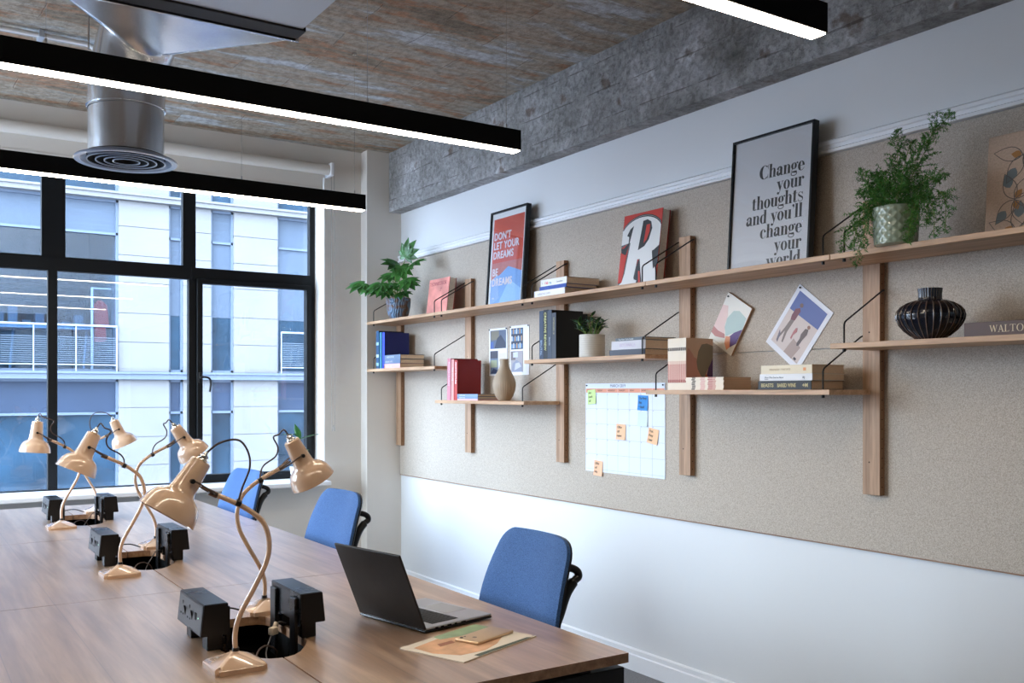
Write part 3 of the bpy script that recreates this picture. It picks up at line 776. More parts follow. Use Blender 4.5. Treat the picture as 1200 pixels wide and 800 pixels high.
# art on the visible cover of the rightmost one (cover lies in local yz at x = a)
def cover_art(parent, a):
    def lay(nm, poly, m, o):
        bm = NB(); prism(bm, poly, 0, .0003)
        for v in bm.verts: v.co = Vector((a + o + v.co.z, v.co.y, -v.co.x))
        obj(nm, bm, m, parent)
    D, Hh = .158, .221
    lay('cover_art', [(0, .14), (.01, .178), (.02, .172), (.035, .155), (.045, .14), (.06, .135), (.075, .10), (.09, .07), (.10, .05), (.07, .045), (.04, .035), (0, .03)], C(205, 148, 128), .0001)
    lay('cover_art', [(.06, .12), (.07, .165), (.09, .195), (.12, .20), (.157, .19), (.157, .14), (.14, .11), (.12, .08), (.105, .045), (.085, .06), (.066, .09)], C(135, 122, 100), .0004)
    lay('cover_art', [(.157, .14), (.14, .12), (.125, .08), (.115, .04), (.157, .04)], C(80, 52, 92), .0002)
    lay('cover_art', [(.105, .045), (.115, .07), (.13, .055), (.145, .04), (.11, .03)], C(190, 105, 70), .0005)
    lay('cover_art', [(.03, .045), (.06, .05), (.08, .055), (.10, .05), (.10, .04), (.06, .035), (.03, .035)], C(160, 72, 66), .0005)
cover_art(t, .0108)
for k in range(8):
    magazine('pale magazine lying flat, %s' % ['bottom of the pile', 'second from the bottom', 'third from the bottom', 'fourth from the bottom', 'fourth from the top', 'third from the top', 'second from the top', 'topmost of the pile'][k], 2.927 - .002 * (k % 3), ZCc + k * .0066, .216, .0064, True, 'pile of magazines lying on the shelf', x=2.806 + .001 * (k % 2))
# --- three books by post five
g = 'book stack left of the broad post'
t = book('black book with gold lettering at the bottom, above the right post', 2.532, ZCc, .253, .034, .185, True, C(22, 22, 22), C(24, 24, 22), group=g, title=('BEASTS', .019, C(190, 175, 125), .06, .0006))
text('spine_title', 'BARED WINE', .019, C(190, 175, 125), t, .095, .0105, .002, bold=.0006, sx=.78)
text('spine_title', '+M', .019, C(200, 185, 135), t, .213, .0105, .002, bold=.0008)
t = book('white paperback in the middle of the stack by the right post', 2.524, ZCc + .034, .250, .026, .185, True, C(215, 212, 208), C(232, 232, 234), group=g, title=('How We Got to Now', .010, C(110, 115, 125), .1))
text('spine_title', 'Steven', .007, C(140, 140, 150), t, .025, .004, .002); text('spine_title', 'A)', .012, C(80, 80, 90), t, .205, .008, .002)
t = book('cream book topmost in the stack by the right post', 2.518, ZCc + .060, .243, .033, .185, True, C(205, 185, 155), C(232, 218, 190), group=g, title=('VISIONARY   THE LATE', .010, C(205, 180, 140), .17))
bm = NB(); box(bm, (.203, .011, .001), (.215, .022, .002)); obj('spine_emblem', bm, C(225, 150, 95), t)
# --- Walton book
t = book('large brown book with cream capitals on its spine, right of the navy vase', 1.690, ZB3, .36, .044, .20, True, C(70, 48, 40), C(82, 58, 50), x=2.81)
bm = NB(); serif(bm, 'WALTON FORD', 0, 0, .00029, tr=3); obj('spine_title', bm, C(225, 205, 170), t, loc=(.083, .011, .0016))

# ================================================================== FRAMED POSTERS
def framed(label, y, z, w, h, x, lean, print_m, mat_w, name='framed_poster', fw=.012, bow=.002):
    t = thing(name, label, 'poster', (x, y, z), face_rot(0, lean))
    bm = NB()
    th = .030
    box(bm, (0, 0, -th), (fw, h, 0), .001); box(bm, (w - fw, 0, -th), (w, h, 0), .001)
    box(bm, (fw - .001, 0, -th), (w - fw + .001, fw, 0), .001); box(bm, (fw - .001, h - fw, -th), (w - fw + .001, h, 0), .001)
    obj('frame', bm, M['blackplastic'], t)
    bm = NB(); box(bm, (fw, fw, -.016), (w - fw, h - fw, -.010)); p = obj('print', bm, print_m, t)
    bm = NB(); box(bm, (fw, fw, -.028), (w - fw, h - fw, -.0165)); obj('backing', bm, M['blackmatte'], t)
    bm = NB(); NX, NY = 14, 22; gv = {}
    for q in (0, 1):
        for j in range(NY + 1):
            for i in range(NX + 1):
                u, v = i / NX, j / NY
                gv[q, j, i] = bm.verts.new((fw - .001 + u * (w - 2 * fw + .002), fw - .001 + v * (h - 2 * fw + .002), -.008 + .002 * q + bow * math.sin(PI * v) * (.35 + .65 * math.sin(PI * u))))
    for q in (0, 1):
        for j in range(NY):
            for i in range(NX): bm.faces.new((gv[q, j, i], gv[q, j, i + 1], gv[q, j + 1, i + 1], gv[q, j + 1, i]))
    obj('glazing', bm, M['pglass'], t, 'all')
    return t, p
# orange poster; lower blue areas paint the window's reflection into the print
t, p = framed('orange slogan poster with painted blue window reflection in a black frame on the top shelf', 4.770, ZT, .386, .578, 2.949, .07, C(236, 238, 240), .03)
w, h = .386, .578
def area(z, poly, m, nm='print_and_reflection'):
    bm = NB(); prism(bm, poly, z, z + .0003); return obj(nm, bm, m, p)
x0, x1, yb, yt = .032, w - .032, .032, h - .045
area(-.0099, [(x0, .27), (x1, .27), (x1, yt), (x0, yt)], C(205, 70, 40))
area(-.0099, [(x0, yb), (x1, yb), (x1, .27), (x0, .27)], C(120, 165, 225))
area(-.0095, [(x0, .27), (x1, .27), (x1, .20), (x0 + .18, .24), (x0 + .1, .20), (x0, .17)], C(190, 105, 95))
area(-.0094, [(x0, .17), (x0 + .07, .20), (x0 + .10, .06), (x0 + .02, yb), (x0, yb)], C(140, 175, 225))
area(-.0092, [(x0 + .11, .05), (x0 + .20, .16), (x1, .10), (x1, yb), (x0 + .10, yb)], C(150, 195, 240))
area(-.0096, [(x0, yt), (x1, yt), (x1, yt - .13), (x0 + .03, yt - .02)], C(196, 62, 34))
for s, yy in (("DON'T", .408), ('LET YOUR', .352), ('DREAMS', .296), ('BE', .196), ('DREAMS', .136)):
    text('print_lettering', s, .060, C(226, 214, 220), p, x0 + .010, yy, -.0088, bold=.0012, sx=.90, spacing=1.10)
    text('print_lettering', s, .060, C(226, 214, 220), p, x0 + .0122, yy - .0012, -.0086, bold=.0012, sx=.90, spacing=1.10)
text('print_lettering', '- jo.', .02, C(232, 232, 240), p, x0 + .015, .058, -.0088)
# black on white poster
t, p = framed('tall black framed poster with white ground and bold black serif text', 2.828, ZT, .424, .570, 2.946, .068, C(214, 214, 217), 0, fw=.010, bow=.007)
bm = NB()
for i, s in enumerate(['Change', 'your', 'thoughts', "and you'll", 'change', 'your', 'world']):
    serif(bm, s, .424 - .045, .383 - i * .0615, .00074, 'R')
obj('print_lettering', bm, M['ink'], p, loc=(0, 0, -.0099))

# floral canvas on the far right
t = thing('floral_canvas', 'pale linen canvas with grey and ochre flowers at the right end of the top shelf', 'picture', (2.975, 1.722, ZT), face_rot(0, .08))
bm = NB(); box(bm, (0, 0, -.018), (.42, .345, 0), .004); obj('canvas', bm, P('linen', (.56, .41, .31), .9, var=.12, scale=160, bump=.2, bscale=300), t)
def petal(bm, cx, cy, L, Wd, ang, z, outline=False):
    n = 9; pts = []
    for k in range(n + 1):
        u = k / n; pts.append((u * L, Wd * math.sin(PI * u ** .8)))
    for k in range(n - 1, 0, -1):
        u = k / n; pts.append((u * L, -Wd * math.sin(PI * u ** .8)))
    ca, sa = math.cos(ang), math.sin(ang)
    P_ = [(cx + a * ca - b * sa, cy + a * sa + b * ca) for a, b in pts]
    if not outline: prism(bm, P_, z, z + .0004)
    else:
        q = [(cx + (L / 2 + (a - L / 2) * .93) * ca - b * .9 * sa, cy + (L / 2 + (a - L / 2) * .93) * sa + b * .9 * ca) for a, b in pts]
        for i in range(len(P_)):
            j = (i + 1) % len(P_); prism(bm, [P_[i], P_[j], q[j], q[i]], z, z + .0005)
PM = (C(92, 84, 78), C(104, 112, 114), C(166, 112, 48))
for (cx, cy, a0, n, L) in ((.118, .265, .4, 5, .10), (.095, .125, .9, 6, .095), (.105, .02, .2, 5, .10), (.255, .19, .1, 6, .10), (.27, .05, .5, 6, .1), (.26, .31, .3, 5, .08), (.37, .13, 0, 5, .09)):
    for k in range(n):
        a = a0 + 2 * PI * k / n
        ex, ey = cx + L * math.cos(a), cy + L * math.sin(a)
        if not (.008 < ex < .412 and .004 < ey < .34): continue
        q = NB(); petal(q, cx, cy, L, L * .24, a, .0002, True); po = obj('petal_outline', q, PM[0], t)
        q = NB()
        if k % 2: petal(q, cx + L * .45 * math.cos(a), cy + L * .45 * math.sin(a), L * .5, L * .17, a, .0001); obj('grey_shading', q, PM[1], po)
        else: petal(q, cx + L * .06 * math.cos(a), cy + L * .06 * math.sin(a), L * .34, L * .12, a, .0001); obj('ochre_shading', q, PM[2], po)

# ================================================================== PINNED PAPERS
def pinned(name, label, cat, y, z, w, h, roll, m, pins, x=3.046, th=.0015, group=None):
    """y,z = top-left corner"""
    R = FACE @ Matrix.Rotation(roll, 3, 'Z')
    t = thing(name, label, cat, (x, y, z), R.to_euler(), group)
    bm = NB(); box(bm, (0, -h, -th * .3), (w, 0, th)); s = obj('sheet', bm, m, t)
    for (px, py) in pins:
        bm = NB(); lathe(bm, [(0, .008), (.003, .0078), (.0042, .006), (.0035, .003), (.0018, .001), (.0018, 0)], 12, (px, py)); obj('pin', bm, M['blackplastic'], t, True)
    return t, s
def pic(parent, z, polys):
    for i, (poly, m) in enumerate(polys):
        bm = NB(); prism(bm, poly, z + i * .00012, z + i * .00012 + .0002); obj('printed_area', bm, m, parent)
rc = lambda a, b, c, d: [(a, b), (c, b), (c, d), (a, d)]
t, s = pinned('photo_sheet', 'left pinned sheet of interior photographs above the beige vase', 'photo print', 4.876, 1.752, .200, .285, 0, C(232, 234, 238), ((.006, -.006), (.194, -.006)), group='photo sheets pinned above the vase')
pic(s, .0015, [(rc(.012, -.122, .188, -.012), C(88, 98, 122)), (rc(.02, -.07, .11, -.015), C(120, 115, 100)), ([(.06, -.12), (.09, -.06), (.13, -.04), (.185, -.09), (.185, -.12)], C(52, 58, 78)), (rc(.012, -.12, .05, -.08), C(70, 95, 160)),
               (rc(.012, -.275, .10, -.135), C(110, 125, 150)), (rc(.012, -.18, .10, -.135), C(70, 70, 85)), (rc(.02, -.235, .09, -.19), C(165, 175, 150)), (rc(.108, -.20, .188, -.15), C(214, 205, 190)), ([(.02, -.27), (.05, -.24), (.09, -.25), (.095, -.27)], C(52, 66, 96))])
t, s = pinned('photo_sheet', 'right pinned sheet of interior photographs above the beige vase', 'photo print', 4.643, 1.756, .196, .288, 0, C(235, 236, 240), ((.006, -.006), (.190, -.006)), group='photo sheets pinned above the vase')
shelves_ = [(rc(.010, -.138, .135, -.015), C(52, 62, 84))]
for r in range(3):
    for k in range(7):
        x = .014 + k * .017; y = -.132 + r * .042
        shelves_.append((rc(x, y, x + .012, y + .025 + .005 * ((k * 3 + r) % 2)), [C(120, 165, 205), C(205, 212, 220), C(95, 135, 180), C(180, 150, 120)][(k + r) % 4]))
shelves_ += [(rc(.010, -.270, .135, -.148), C(165, 160, 165)), (rc(.010, -.20, .06, -.15), C(120, 110, 112)), (rc(.035, -.185, .085, -.155), C(200, 205, 215)), ([(.02, -.268), (.03, -.22), (.07, -.20), (.12, -.22), (.135, -.268)], C(140, 145, 165)), ([(.05, -.26), (.06, -.22), (.10, -.215), (.12, -.24)], C(190, 192, 202))]
pic(s, .0015, shelves_)
# calendar
t, s = pinned('wall_calendar', 'large white month planner with an orange header row pinned below the shelves', 'calendar', 3.920, 1.413, .607, .455, 0, C(222, 228, 240), ((.012, -.010), (.595, -.010)))
cw = .600 / 7
bm = NB()
for k in range(1, 7): box(bm, (k * cw + .0035, -.452, .0015), (k * cw + .0047, -.046, .0018))
for k in range(5): box(bm, (.003, -.13 - k * .078 , .0015), (.604, -.1288 - k * .078, .0018))
obj('grid_lines', bm, C(168, 176, 196), s)
bm = NB()
for k in range(7): box(bm, (.003 + k * cw + .0008, -.047, .0015), (.003 + (k + 1) * cw - .0008, -.026, .0019))
obj('header_row', bm, C(226, 152, 118), s)
for k, d in enumerate(('MONDAY', 'TUESDAY', 'WEDNESDAY', 'THURSDAY', 'FRIDAY', 'SATURDAY', 'SUNDAY')): text('day_name', d, .011, C(90, 60, 55), s, .012 + k * cw, -.040, .0021, sx=.85)
text('month_title', 'MARCH 2019', .022, C(95, 98, 112), s, .20, -.020, .0018, sx=.95)
for r in range(5):
    for k in range(7): text('date_number', str(r * 7 + k + 1), .007, C(110, 118, 140), s, .006 + k * cw, -.058 - r * .078, .0018) if r * 7 + k < 31 else None
def note(label, y, z, w, h, roll, m, words, x=3.0425):
    t = thing('sticky_note', label, 'sticky note', (x, y, z), face_rot(roll), 'sticky notes on the planner')
    bm = NB(); n = 6
    # sheet with a lifting lower edge
    for i in range(n):
        y0, y1 = -h * i / n, -h * (i + 1) / n
        f = lambda q: .0004 + .007 * (max(0, -q / h - .3)) ** 2
        v = [bm.verts.new(c) for c in ((0, y0, f(y0)), (w, y0, f(y0)), (w, y1, f(y1)), (0, y1, f(y1)))]
        bm.faces.new(v)
    bmesh.ops.remove_doubles(bm, verts=bm.verts, dist=1e-5)
    r = bmesh.ops.solidify(bm, geom=bm.faces[:], thickness=.0002)
    obj('paper', bm, m, t)
    for k, wd in enumerate(words): text('handwriting', wd, .017, M['ink'], t, w * .12, -h * .27 - k * .021, .0012 + .0012 * k, sx=.8, shear=.15)
    return t
yz = lambda cx, cy: (3.045 * 0, 0)
note('lime green sticky note at the upper left of the planner', 3.903, 1.378, .066, .075, .09, C(205, 232, 150), ('Ann', 'Lunch', 'call'))
note('bright blue sticky note on the right side of the planner', 3.503, 1.354, .073, .073, -.03, C(20, 130, 205), ('The Party', 'Bdy', '+ food!'))
note('blank pale sticky note directly under the blue one', 3.503, 1.275, .070, .072, -.02, C(208, 222, 222), ())
note('orange sticky note in the middle of the planner', 3.667, 1.210, .072, .078, -.03, C(242, 192, 148), ('Office', 'call', 'report'))
note('tilted orange sticky note near the right edge of the planner', 3.425, 1.200, .073, .074, -.16, C(242, 190, 142), ('Fruit', 'Party', 'Later'))
note('orange sticky note hanging off the lower left edge of the planner', 3.846, 1.018, .070, .078, -.05, C(244, 190, 150), ('Office', 'call', 'bday'))
# pinned magazine (tilted)
a = math.atan2(-.080, .131)
t = thing('magazine', 'tilted magazine pinned to the felt beside the photo print', 'magazine', (3.046, 2.899, 1.802), (FACE @ Matrix.Rotation(a, 3, 'Z')).to_euler())
bm = NB(); box(bm, (0, -.228, 0), (.155, 0, .0125)); obj('pages', bm, C(190, 150, 115), t)
bm = NB(); box(bm, (0, -.229, .0125), (.156, 0, .0135)); f = obj('front_cover', bm, C(232, 226, 214), t)
pic(f, .0136, [([(0, -.06), (.03, -.05), (.05, -.09), (.055, -.13), (.075, -.165), (.02, -.17), (0, -.165)], C(226, 196, 188)), ([(.052, -.10), (.07, -.055), (.10, -.04), (.150, -.05), (.155, -.10), (.12, -.135), (.085, -.17), (.06, -.14)], C(178, 196, 190)),
               ([(.155, -.10), (.12, -.135), (.10, -.17), (.13, -.20), (.155, -.17)], C(92, 62, 118)), ([(.0, -.165), (.0, -.195), (.03, -.20), (.06, -.19), (.085, -.18), (.075, -.165), (.03, -.17)], C(188, 128, 120)), ([(.085, -.17), (.11, -.16), (.13, -.20), (.12, -.22), (.095, -.20)], C(222, 150, 110)), (rc(.03, -.218, .07, -.216), C(190, 180, 170))])
bm = NB(); lathe(bm, [(0, .008), (.003, .0078), (.0042, .006), (.0035, .003), (.0018, .001), (.0018, 0)], 12, (.012, -.014)); obj('pin', bm, M['blackplastic'], t, True, loc=(0, 0, .0135))
# photograph of figures on sand
a = math.atan2(-.126, .160)
t, s = pinned('photo_print', 'tilted pinned photograph of walking figures on pale sand', 'photo print', 2.524, 1.803, .206, .285, a, C(226, 226, 232), ((.012, -.010),), th=.0018)
pic(s, .0019, [(rc(.018, -.262, .186, -.02), C(208, 192, 184)), ([(.018, -.02), (.186, -.02), (.186, -.095), (.018, -.105)], C(92, 104, 158)),
    ([(.10, -.262), (.11, -.19), (.16, -.20), (.15, -.262)], C(170, 148, 138)),
    ([(.045, -.09), (.062, -.075), (.072, -.085), (.070, -.13), (.05, -.14), (.044, -.12)], C(120, 66, 74)), (circ(.062, -.063, .009, 12), C(110, 84, 78)), ([(.05, -.138), (.069, -.13), (.066, -.19), (.074, -.235), (.066, -.236), (.054, -.19), (.046, -.23), (.038, -.228), (.046, -.18)], C(128, 112, 104)), ([(.030, -.20), (.044, -.215), (.050, -.25), (.040, -.245)], C(110, 104, 116)),
    ([(.094, -.15), (.102, -.145), (.108, -.16), (.100, -.18), (.102, -.20), (.094, -.197), (.092, -.17)], C(176, 110, 108)),
    ([(.135, -.125), (.150, -.12), (.156, -.14), (.150, -.17), (.136, -.175), (.130, -.155)], C(104, 88, 82)), (circ(.146, -.112, .008, 12), C(150, 110, 92)), ([(.136, -.172), (.150, -.168), (.148, -.20), (.140, -.205), (.134, -.195)], C(96, 82, 80)), (rc(.158, -.256, .172, -.246), C(70, 66, 70)), (rc(.145, -.258, .185, -.257), C(120, 110, 110))])
bm = NB()
# ================================================================== POTS, VASES, PLANTS
def shape_leaf(bm, base, d, up, L, W, lobes=1, curl=.25):
    """single leaf blade with a fold, starting at base along d"""
    d = d.normalized(); side = d.cross(up).normalized(); nrm = side.cross(d).normalized()
    n = 6; rows = []
    for k in range(n + 1):
        u = k / n; wv = W * math.sin(PI * min(1, u * .93 + .07) ** .85) * (1 if u < 1 else 0)
        if k == n: wv = 0.0008
        c = base + d * L * u - nrm * curl * L * u * u
        rows.append((bm.verts.new(c - side * wv + nrm * wv * .28), bm.verts.new(c), bm.verts.new(c + side * wv + nrm * wv * .28)))
    for a, b in zip(rows, rows[1:]):
        bm.faces.new((a[0], a[1], b[1], b[0])); bm.faces.new((a[1], a[2], b[2], b[1]))

def palm_leaf(t, tip, direction, size, up=Vector((-.45, -.45, .75)), lobes=8):
    """fatsia leaf: lobes radiate from the stalk end"""
    bm = NB()
    d = direction.normalized(); side = d.cross(up).normalized(); n = side.cross(d)
    for k in range(lobes):
        a = (k - (lobes - 1) / 2) / ((lobes - 1) / 2) * math.radians(125)
        dd = d * math.cos(a) + side * math.sin(a)
        L = size * (1 - .38 * abs(a) / 2.2)
        shape_leaf(bm, tip - dd * .004, dd, n, L, L * .24, curl=.16)
    return obj('leaf', bm, M['leaf'], t, 'all', fixn=False)

# leafy plant in a rough blue-brown pot
pc = Vector((2.873, 5.765, ZT))
t = thing('potted_plant', 'glossy fatsia plant in a rough blue-brown pot at the left end of the top shelf', 'plant', pc)
def potmat():
    m, nt, b = base_mat('rough_glaze'); L = nt.links.new
    tc = nn(nt, 'ShaderNodeTexCoord'); n = nn(nt, 'ShaderNodeTexNoise'); n.inputs['Scale'].default_value = 18; n.inputs['Detail'].default_value = 6; n.inputs['Distortion'].default_value = 1
    L(tc.outputs['Object'], n.inputs['Vector']); r = nn(nt, 'ShaderNodeValToRGB'); e = r.color_ramp.elements
    e[0].position = .42; e[0].color = (.13, .22, .34, 1); e[1].position = .56; e[1].color = (.17, .10, .07, 1)
    L(n.outputs['Fac'], r.inputs[0]); L(r.outputs[0], b.inputs['Base Color']); b.inputs['Roughness'].default_value = .5
    wv = nn(nt, 'ShaderNodeTexWave'); wv.inputs['Scale'].default_value = 26; wv.inputs['Distortion'].default_value = 9; wv.inputs['Detail'].default_value = 2; L(tc.outputs['Object'], wv.inputs['Vector'])
    bp = nn(nt, 'ShaderNodeBump'); bp.inputs['Strength'].default_value = .9; bp.inputs['Distance'].default_value = .006; L(wv.outputs['Fac'], bp.inputs['Height']); L(bp.outputs[0], b.inputs['Normal'])
    return m
bm = NB(); lathe(bm, [(0, 0), (.050, 0), (.056, .004), (.072, .045), (.080, .085), (.083, .118), (.083, .145), (.078, .148), (.074, .144), (.072, .125), (0, .122)], 40); obj('pot', bm, potmat(), t, True)
bm = NB(); lathe(bm, [(0, .126), (.04, .131), (.071, .126)], 24); obj('soil', bm, M['soil'], t, True)
stems = NB()
specs = [((-.26, .02, .225), (-1, .1, -.35), .125), ((-.19, -.10, .215), (-.7, -.4, -.6), .12), ((-.17, .08, .21), (-.9, .5, -.3), .10), ((-.06, -.08, .36), (-.7, .1, .2), .12), ((-.02, -.16, .42), (.1, -.3, .9), .13), ((.0, -.22, .355), (.1, -.9, .1), .12), ((-.05, -.14, .33), (-.2, -.4, -.8), .12),
         ((-.04, .03, .30), (-.8, .1, -.3), .11), ((-.06, -.25, .24), (-.1, -.9, -.45), .115), ((-.02, -.18, .225), (-.3, -.8, -.4), .12), ((-.08, -.06, .225), (-.6, -.4, -.5), .11), ((-.07, .02, .19), (-.9, -.1, -.5), .10), ((.02, -.10, .25), (0, -.7, .1), .11), ((-.11, .05, .20), (-1, .3, -.3), .10), ((-.03, -.12, .17), (-.3, -.9, -.4), .10)]
for tip, d, s in specs:
    tip = Vector(tip); b0 = Vector((random.uniform(-.03, .03), random.uniform(-.03, .03), .125))
    mid = b0.lerp(tip, .5) + Vector((0, 0, .03))
    tube(stems, smoothpath([b0, mid, tip], 6), .0028, 6)
    palm_leaf(t, tip, Vector(d), s)
obj('stems', stems, M['stem'], t, True)

# trailing fern
pc = Vector((2.812, 1.932, ZT))
t = thing('potted_fern', 'feathery trailing asparagus fern in a pale green diamond pattern pot', 'plant', pc)
def celadon():
    m, nt, b = base_mat('celadon_glaze'); L = nt.links.new
    b.inputs['Base Color'].default_value = (.30, .36, .27, 1); b.inputs['Roughness'].default_value = .18; b.inputs['Coat Weight'].default_value = .6
    return m
def diam(a, z):
    u = a * 14 / (2 * PI) * 2; v = z / .0145
    q = abs(((u + v) % 2) - 1) ; r = abs(((u - v) % 2) - 1)
    return 1 + .05 * (max(q, r) - .5)
bm = NB()
prof = [(0, 0), (.060, 0), (.066, .004)] + [(.068 + .006 * k / 40, .004 + .120 * k / 40) for k in range(41)] + [(.0735, .128), (.070, .130), (.067, .124), (.066, .10), (0, .10)]
lathe(bm, prof, 168, flute=lambda a, z: diam(a, z) if .006 < z < .122 else 1); obj('pot', bm, celadon(), t, True)
bm = NB(); lathe(bm, [(0, .103), (.066, .105)], 24); obj('soil', bm, M['soil'], t, True)
fo = NB(); st = NB()
def needles(p, d, n, L):
    for _ in range(n):
        v = Vector((random.gauss(0, 1), random.gauss(0, 1), random.gauss(0, 1)))
        v = (v.normalized() + d * .5).normalized() * L * random.uniform(.6, 1.15)
        s = v.cross(Vector((random.random(), random.random(), random.random()))).normalized() * .00085
        a, b, c, e = fo.verts.new(p - s), fo.verts.new(p + s), fo.verts.new(p + v * .6 + s * .8), fo.verts.new(p + v)
        e2 = fo.verts.new(p + v * .6 - s * .8)
        fo.faces.new((a, b, c, e, e2))
def frond(pts, spread, dens, L=.011):
    pts = smoothpath(pts, 8); tube(st, pts, .0011, 5)
    for i in range(2, len(pts)):
        d = (pts[i] - pts[i - 1]).normalized(); u = i / len(pts)
        for k in range(2):
            b = Vector((random.gauss(0, 1), random.gauss(0, 1), random.gauss(0, .8))).normalized()
            b = (b - d * b.dot(d)).normalized() + d * .6
            ln = spread * math.sin(PI * min(1, .15 + u * .8)) * random.uniform(.5, 1.1)
            m_ = max(2, int(ln / .007))
            for j in range(m_):
                q = pts[i] + b * ln * (j + 1) / m_ + Vector((0, 0, -.15 * ln * (j / m_) ** 2))
                needles(q, b, dens, L)
            tube(st, [pts[i], pts[i] + b * ln], .0005, 4, False)
V = Vector
random.seed(11)
frond([V((0, 0, .11)), V((.02, -.03, .20)), V((.05, -.08, .32)), V((.05, -.12, .42))], .05, 6)
frond([V((.02, -.06, .28)), V((.03, -.10, .34)), V((.03, -.15, .38)), V((.01, -.19, .40))], .03, 6)
frond([V((.0, -.02, .2)), V((.01, .0, .28)), V((.01, .0, .34)), V((.0, -.01, .385))], .035, 6)
frond([V((.0, -.04, .12)), V((.0, -.12, .17)), V((-.01, -.18, .13)), V((-.02, -.19, .02))], .045, 6)
frond([V((.0, -.04, .12)), V((-.02, -.10, .15)), V((-.04, -.16, .10)), V((-.05, -.17, .01))], .05, 6)
frond([V((.0, -.04, .12)), V((.0, -.09, .19)), V((.0, -.14, .21)), V((.0, -.18, .20))], .03, 5)
frond([V((-.01, .02, .12)), V((-.03, .07, .18)), V((-.04, .09, .24)), V((-.04, .105, .27))], .03, 5)
frond([V((-.02, .03, .12)), V((-.05, .07, .15)), V((-.07, .13, .08)), V((-.08, .15, .0))], .045, 6)
frond([V((0, 0, .11)), V((.01, -.01, .20)), V((.03, -.02, .30)), V((.04, -.03, .35))], .045, 6)
frond([V((0, .01, .11)), V((.0, .01, .18)), V((.02, -.05, .27)), V((.05, -.08, .34))], .05, 6)
frond([V((-.01, .02, .11)), V((-.02, .04, .17)), V((-.02, .06, .22)), V((-.02, .065, .25))], .06, 6)
frond([V((-.01, .0, .11)), V((-.03, .01, .17)), V((-.03, .02, .23)), V((.0, .01, .27))], .06, 6)
frond([V((.0, -.02, .11)), V((-.01, -.03, .17)), V((.01, -.05, .22)), V((.02, -.06, .26))], .055, 6)
frond([V((.01, .0, .11)), V((.01, -.04, .16)), V((.02, -.07, .19)), V((.03, -.11, .205))], .04, 5)
frond([V((-.01, .02, .11)), V((-.02, .05, .16)), V((-.03, .09, .19)), V((-.03, .12, .20))], .03, 4)
frond([V((-.02, .03, .12)), V((-.05, .07, .13)), V((-.08, .09, .07)), V((-.095, .10, .0))], .035, 6)
frond([V((-.02, .04, .12)), V((-.05, .06, .11)), V((-.085, .07, .03)), V((-.10, .085, -.06))], .032, 6)
frond([V((-.03, .03, .12)), V((-.07, .05, .12)), V((-.09, .055, .06)), V((-.10, .06, .0))], .03, 5)
frond([V((.0, -.03, .12)), V((-.02, -.08, .13)), V((-.05, -.09, .07)), V((-.07, -.09, .0))], .035, 6)
frond([V((-.01, -.04, .12)), V((-.03, -.10, .14)), V((-.06, -.12, .08)), V((-.07, -.11, .02))], .035, 6)
frond([V((.0, -.02, .12)), V((-.01, -.09, .155)), V((-.02, -.13, .12)), V((-.03, -.13, .06))], .03, 5)
for sgn in (-1, 1, .3):
    frond([V((0, .0, .11)), V((-.04, sgn * .03, .15)), V((-.05, sgn * .05, .18)), V((-.05, sgn * .06, .21))], .05, 6)
obj('foliage', fo, M['leaf2'], t, fixn=False); obj('stems', st, M['stem'], t)

# succulent in white pot
pc = Vector((2.878, 3.655, ZB2))
t = thing('potted_succulent', 'small dark green succulent in a ribbed cream pot beside the dark books', 'plant', pc)
bm = NB(); lathe(bm, [(0, 0), (.058, 0), (.062, .003)] + [(.0635 + .0006 * math.sin(k * 1.6), .004 + .108 * k / 40) for k in range(41)] + [(.062, .114), (.058, .112), (.057, .095), (0, .094)], 48); obj('pot', bm, P('cream_stoneware', (.60, .57, .51), .6), t, True)
bm = NB(); lathe(bm, [(0, .097), (.057, .099)], 24); obj('soil', bm, M['soil'], t, True)
fo = NB(); st = NB(); random.seed(5)
for k in range(17):
    a = 2 * PI * k / 17 + random.uniform(-.2, .2); rr = random.uniform(.3, 1)
    h = random.uniform(.045, .105) * (1.25 - .5 * rr)
    tip = V((math.cos(a) * rr * .095, math.sin(a) * rr * .095, .10 + h * 1.1))
    tube(st, smoothpath([V((tip.x * .2, tip.y * .2, .09)), V((tip.x * .6, tip.y * .6, .10 + h * .6)), tip], 5), .003, 6)
    for j in range(7):
        b = V((math.cos(a + j * 1.7), math.sin(a + j * 1.7), random.uniform(.0, .9)))
        if j == 0: b = V((math.cos(a), math.sin(a), .6))
        p0 = V((tip.x * .6, tip.y * .6, .10 + h * .6)).lerp(tip, random.random())
        shape_leaf(fo, p0, b, V((0, 0, 1)), random.uniform(.036, .055), .0095, curl=.1)
r = bmesh.ops.solidify(fo, geom=fo.faces[:], thickness=.002)
obj('foliage', fo, M['leafd'], t, 'all', fixn=False); obj('stems', st, M['stem'], t, True)

# beige ribbed vase
t = tag(obj('vase', (lambda b: (lathe(b, [(0, 0), (.030, 0), (.034, .003), (.050, .028), (.061, .062), (.0645, .090), (.063, .105), (.0605, .122), (.052, .142), (.038, .168), (.028, .190), (.0255, .205), (.0255, .235), (.0235, .236), (.0225, .20), (0, .19)], 120, flute=lambda a, z: 1 + (.03 * abs(math.cos(a * 15)) if .012 < z < .118 else .0)), b)[1])(NB()), P('beige_clay', (.40, .31, .22), .6, bump=.2, bscale=160), None, True), 'beige bottle shaped vase with a ribbed belly on the lowest shelf', 'vase')
t.location = (2.90, 4.484, ZA)
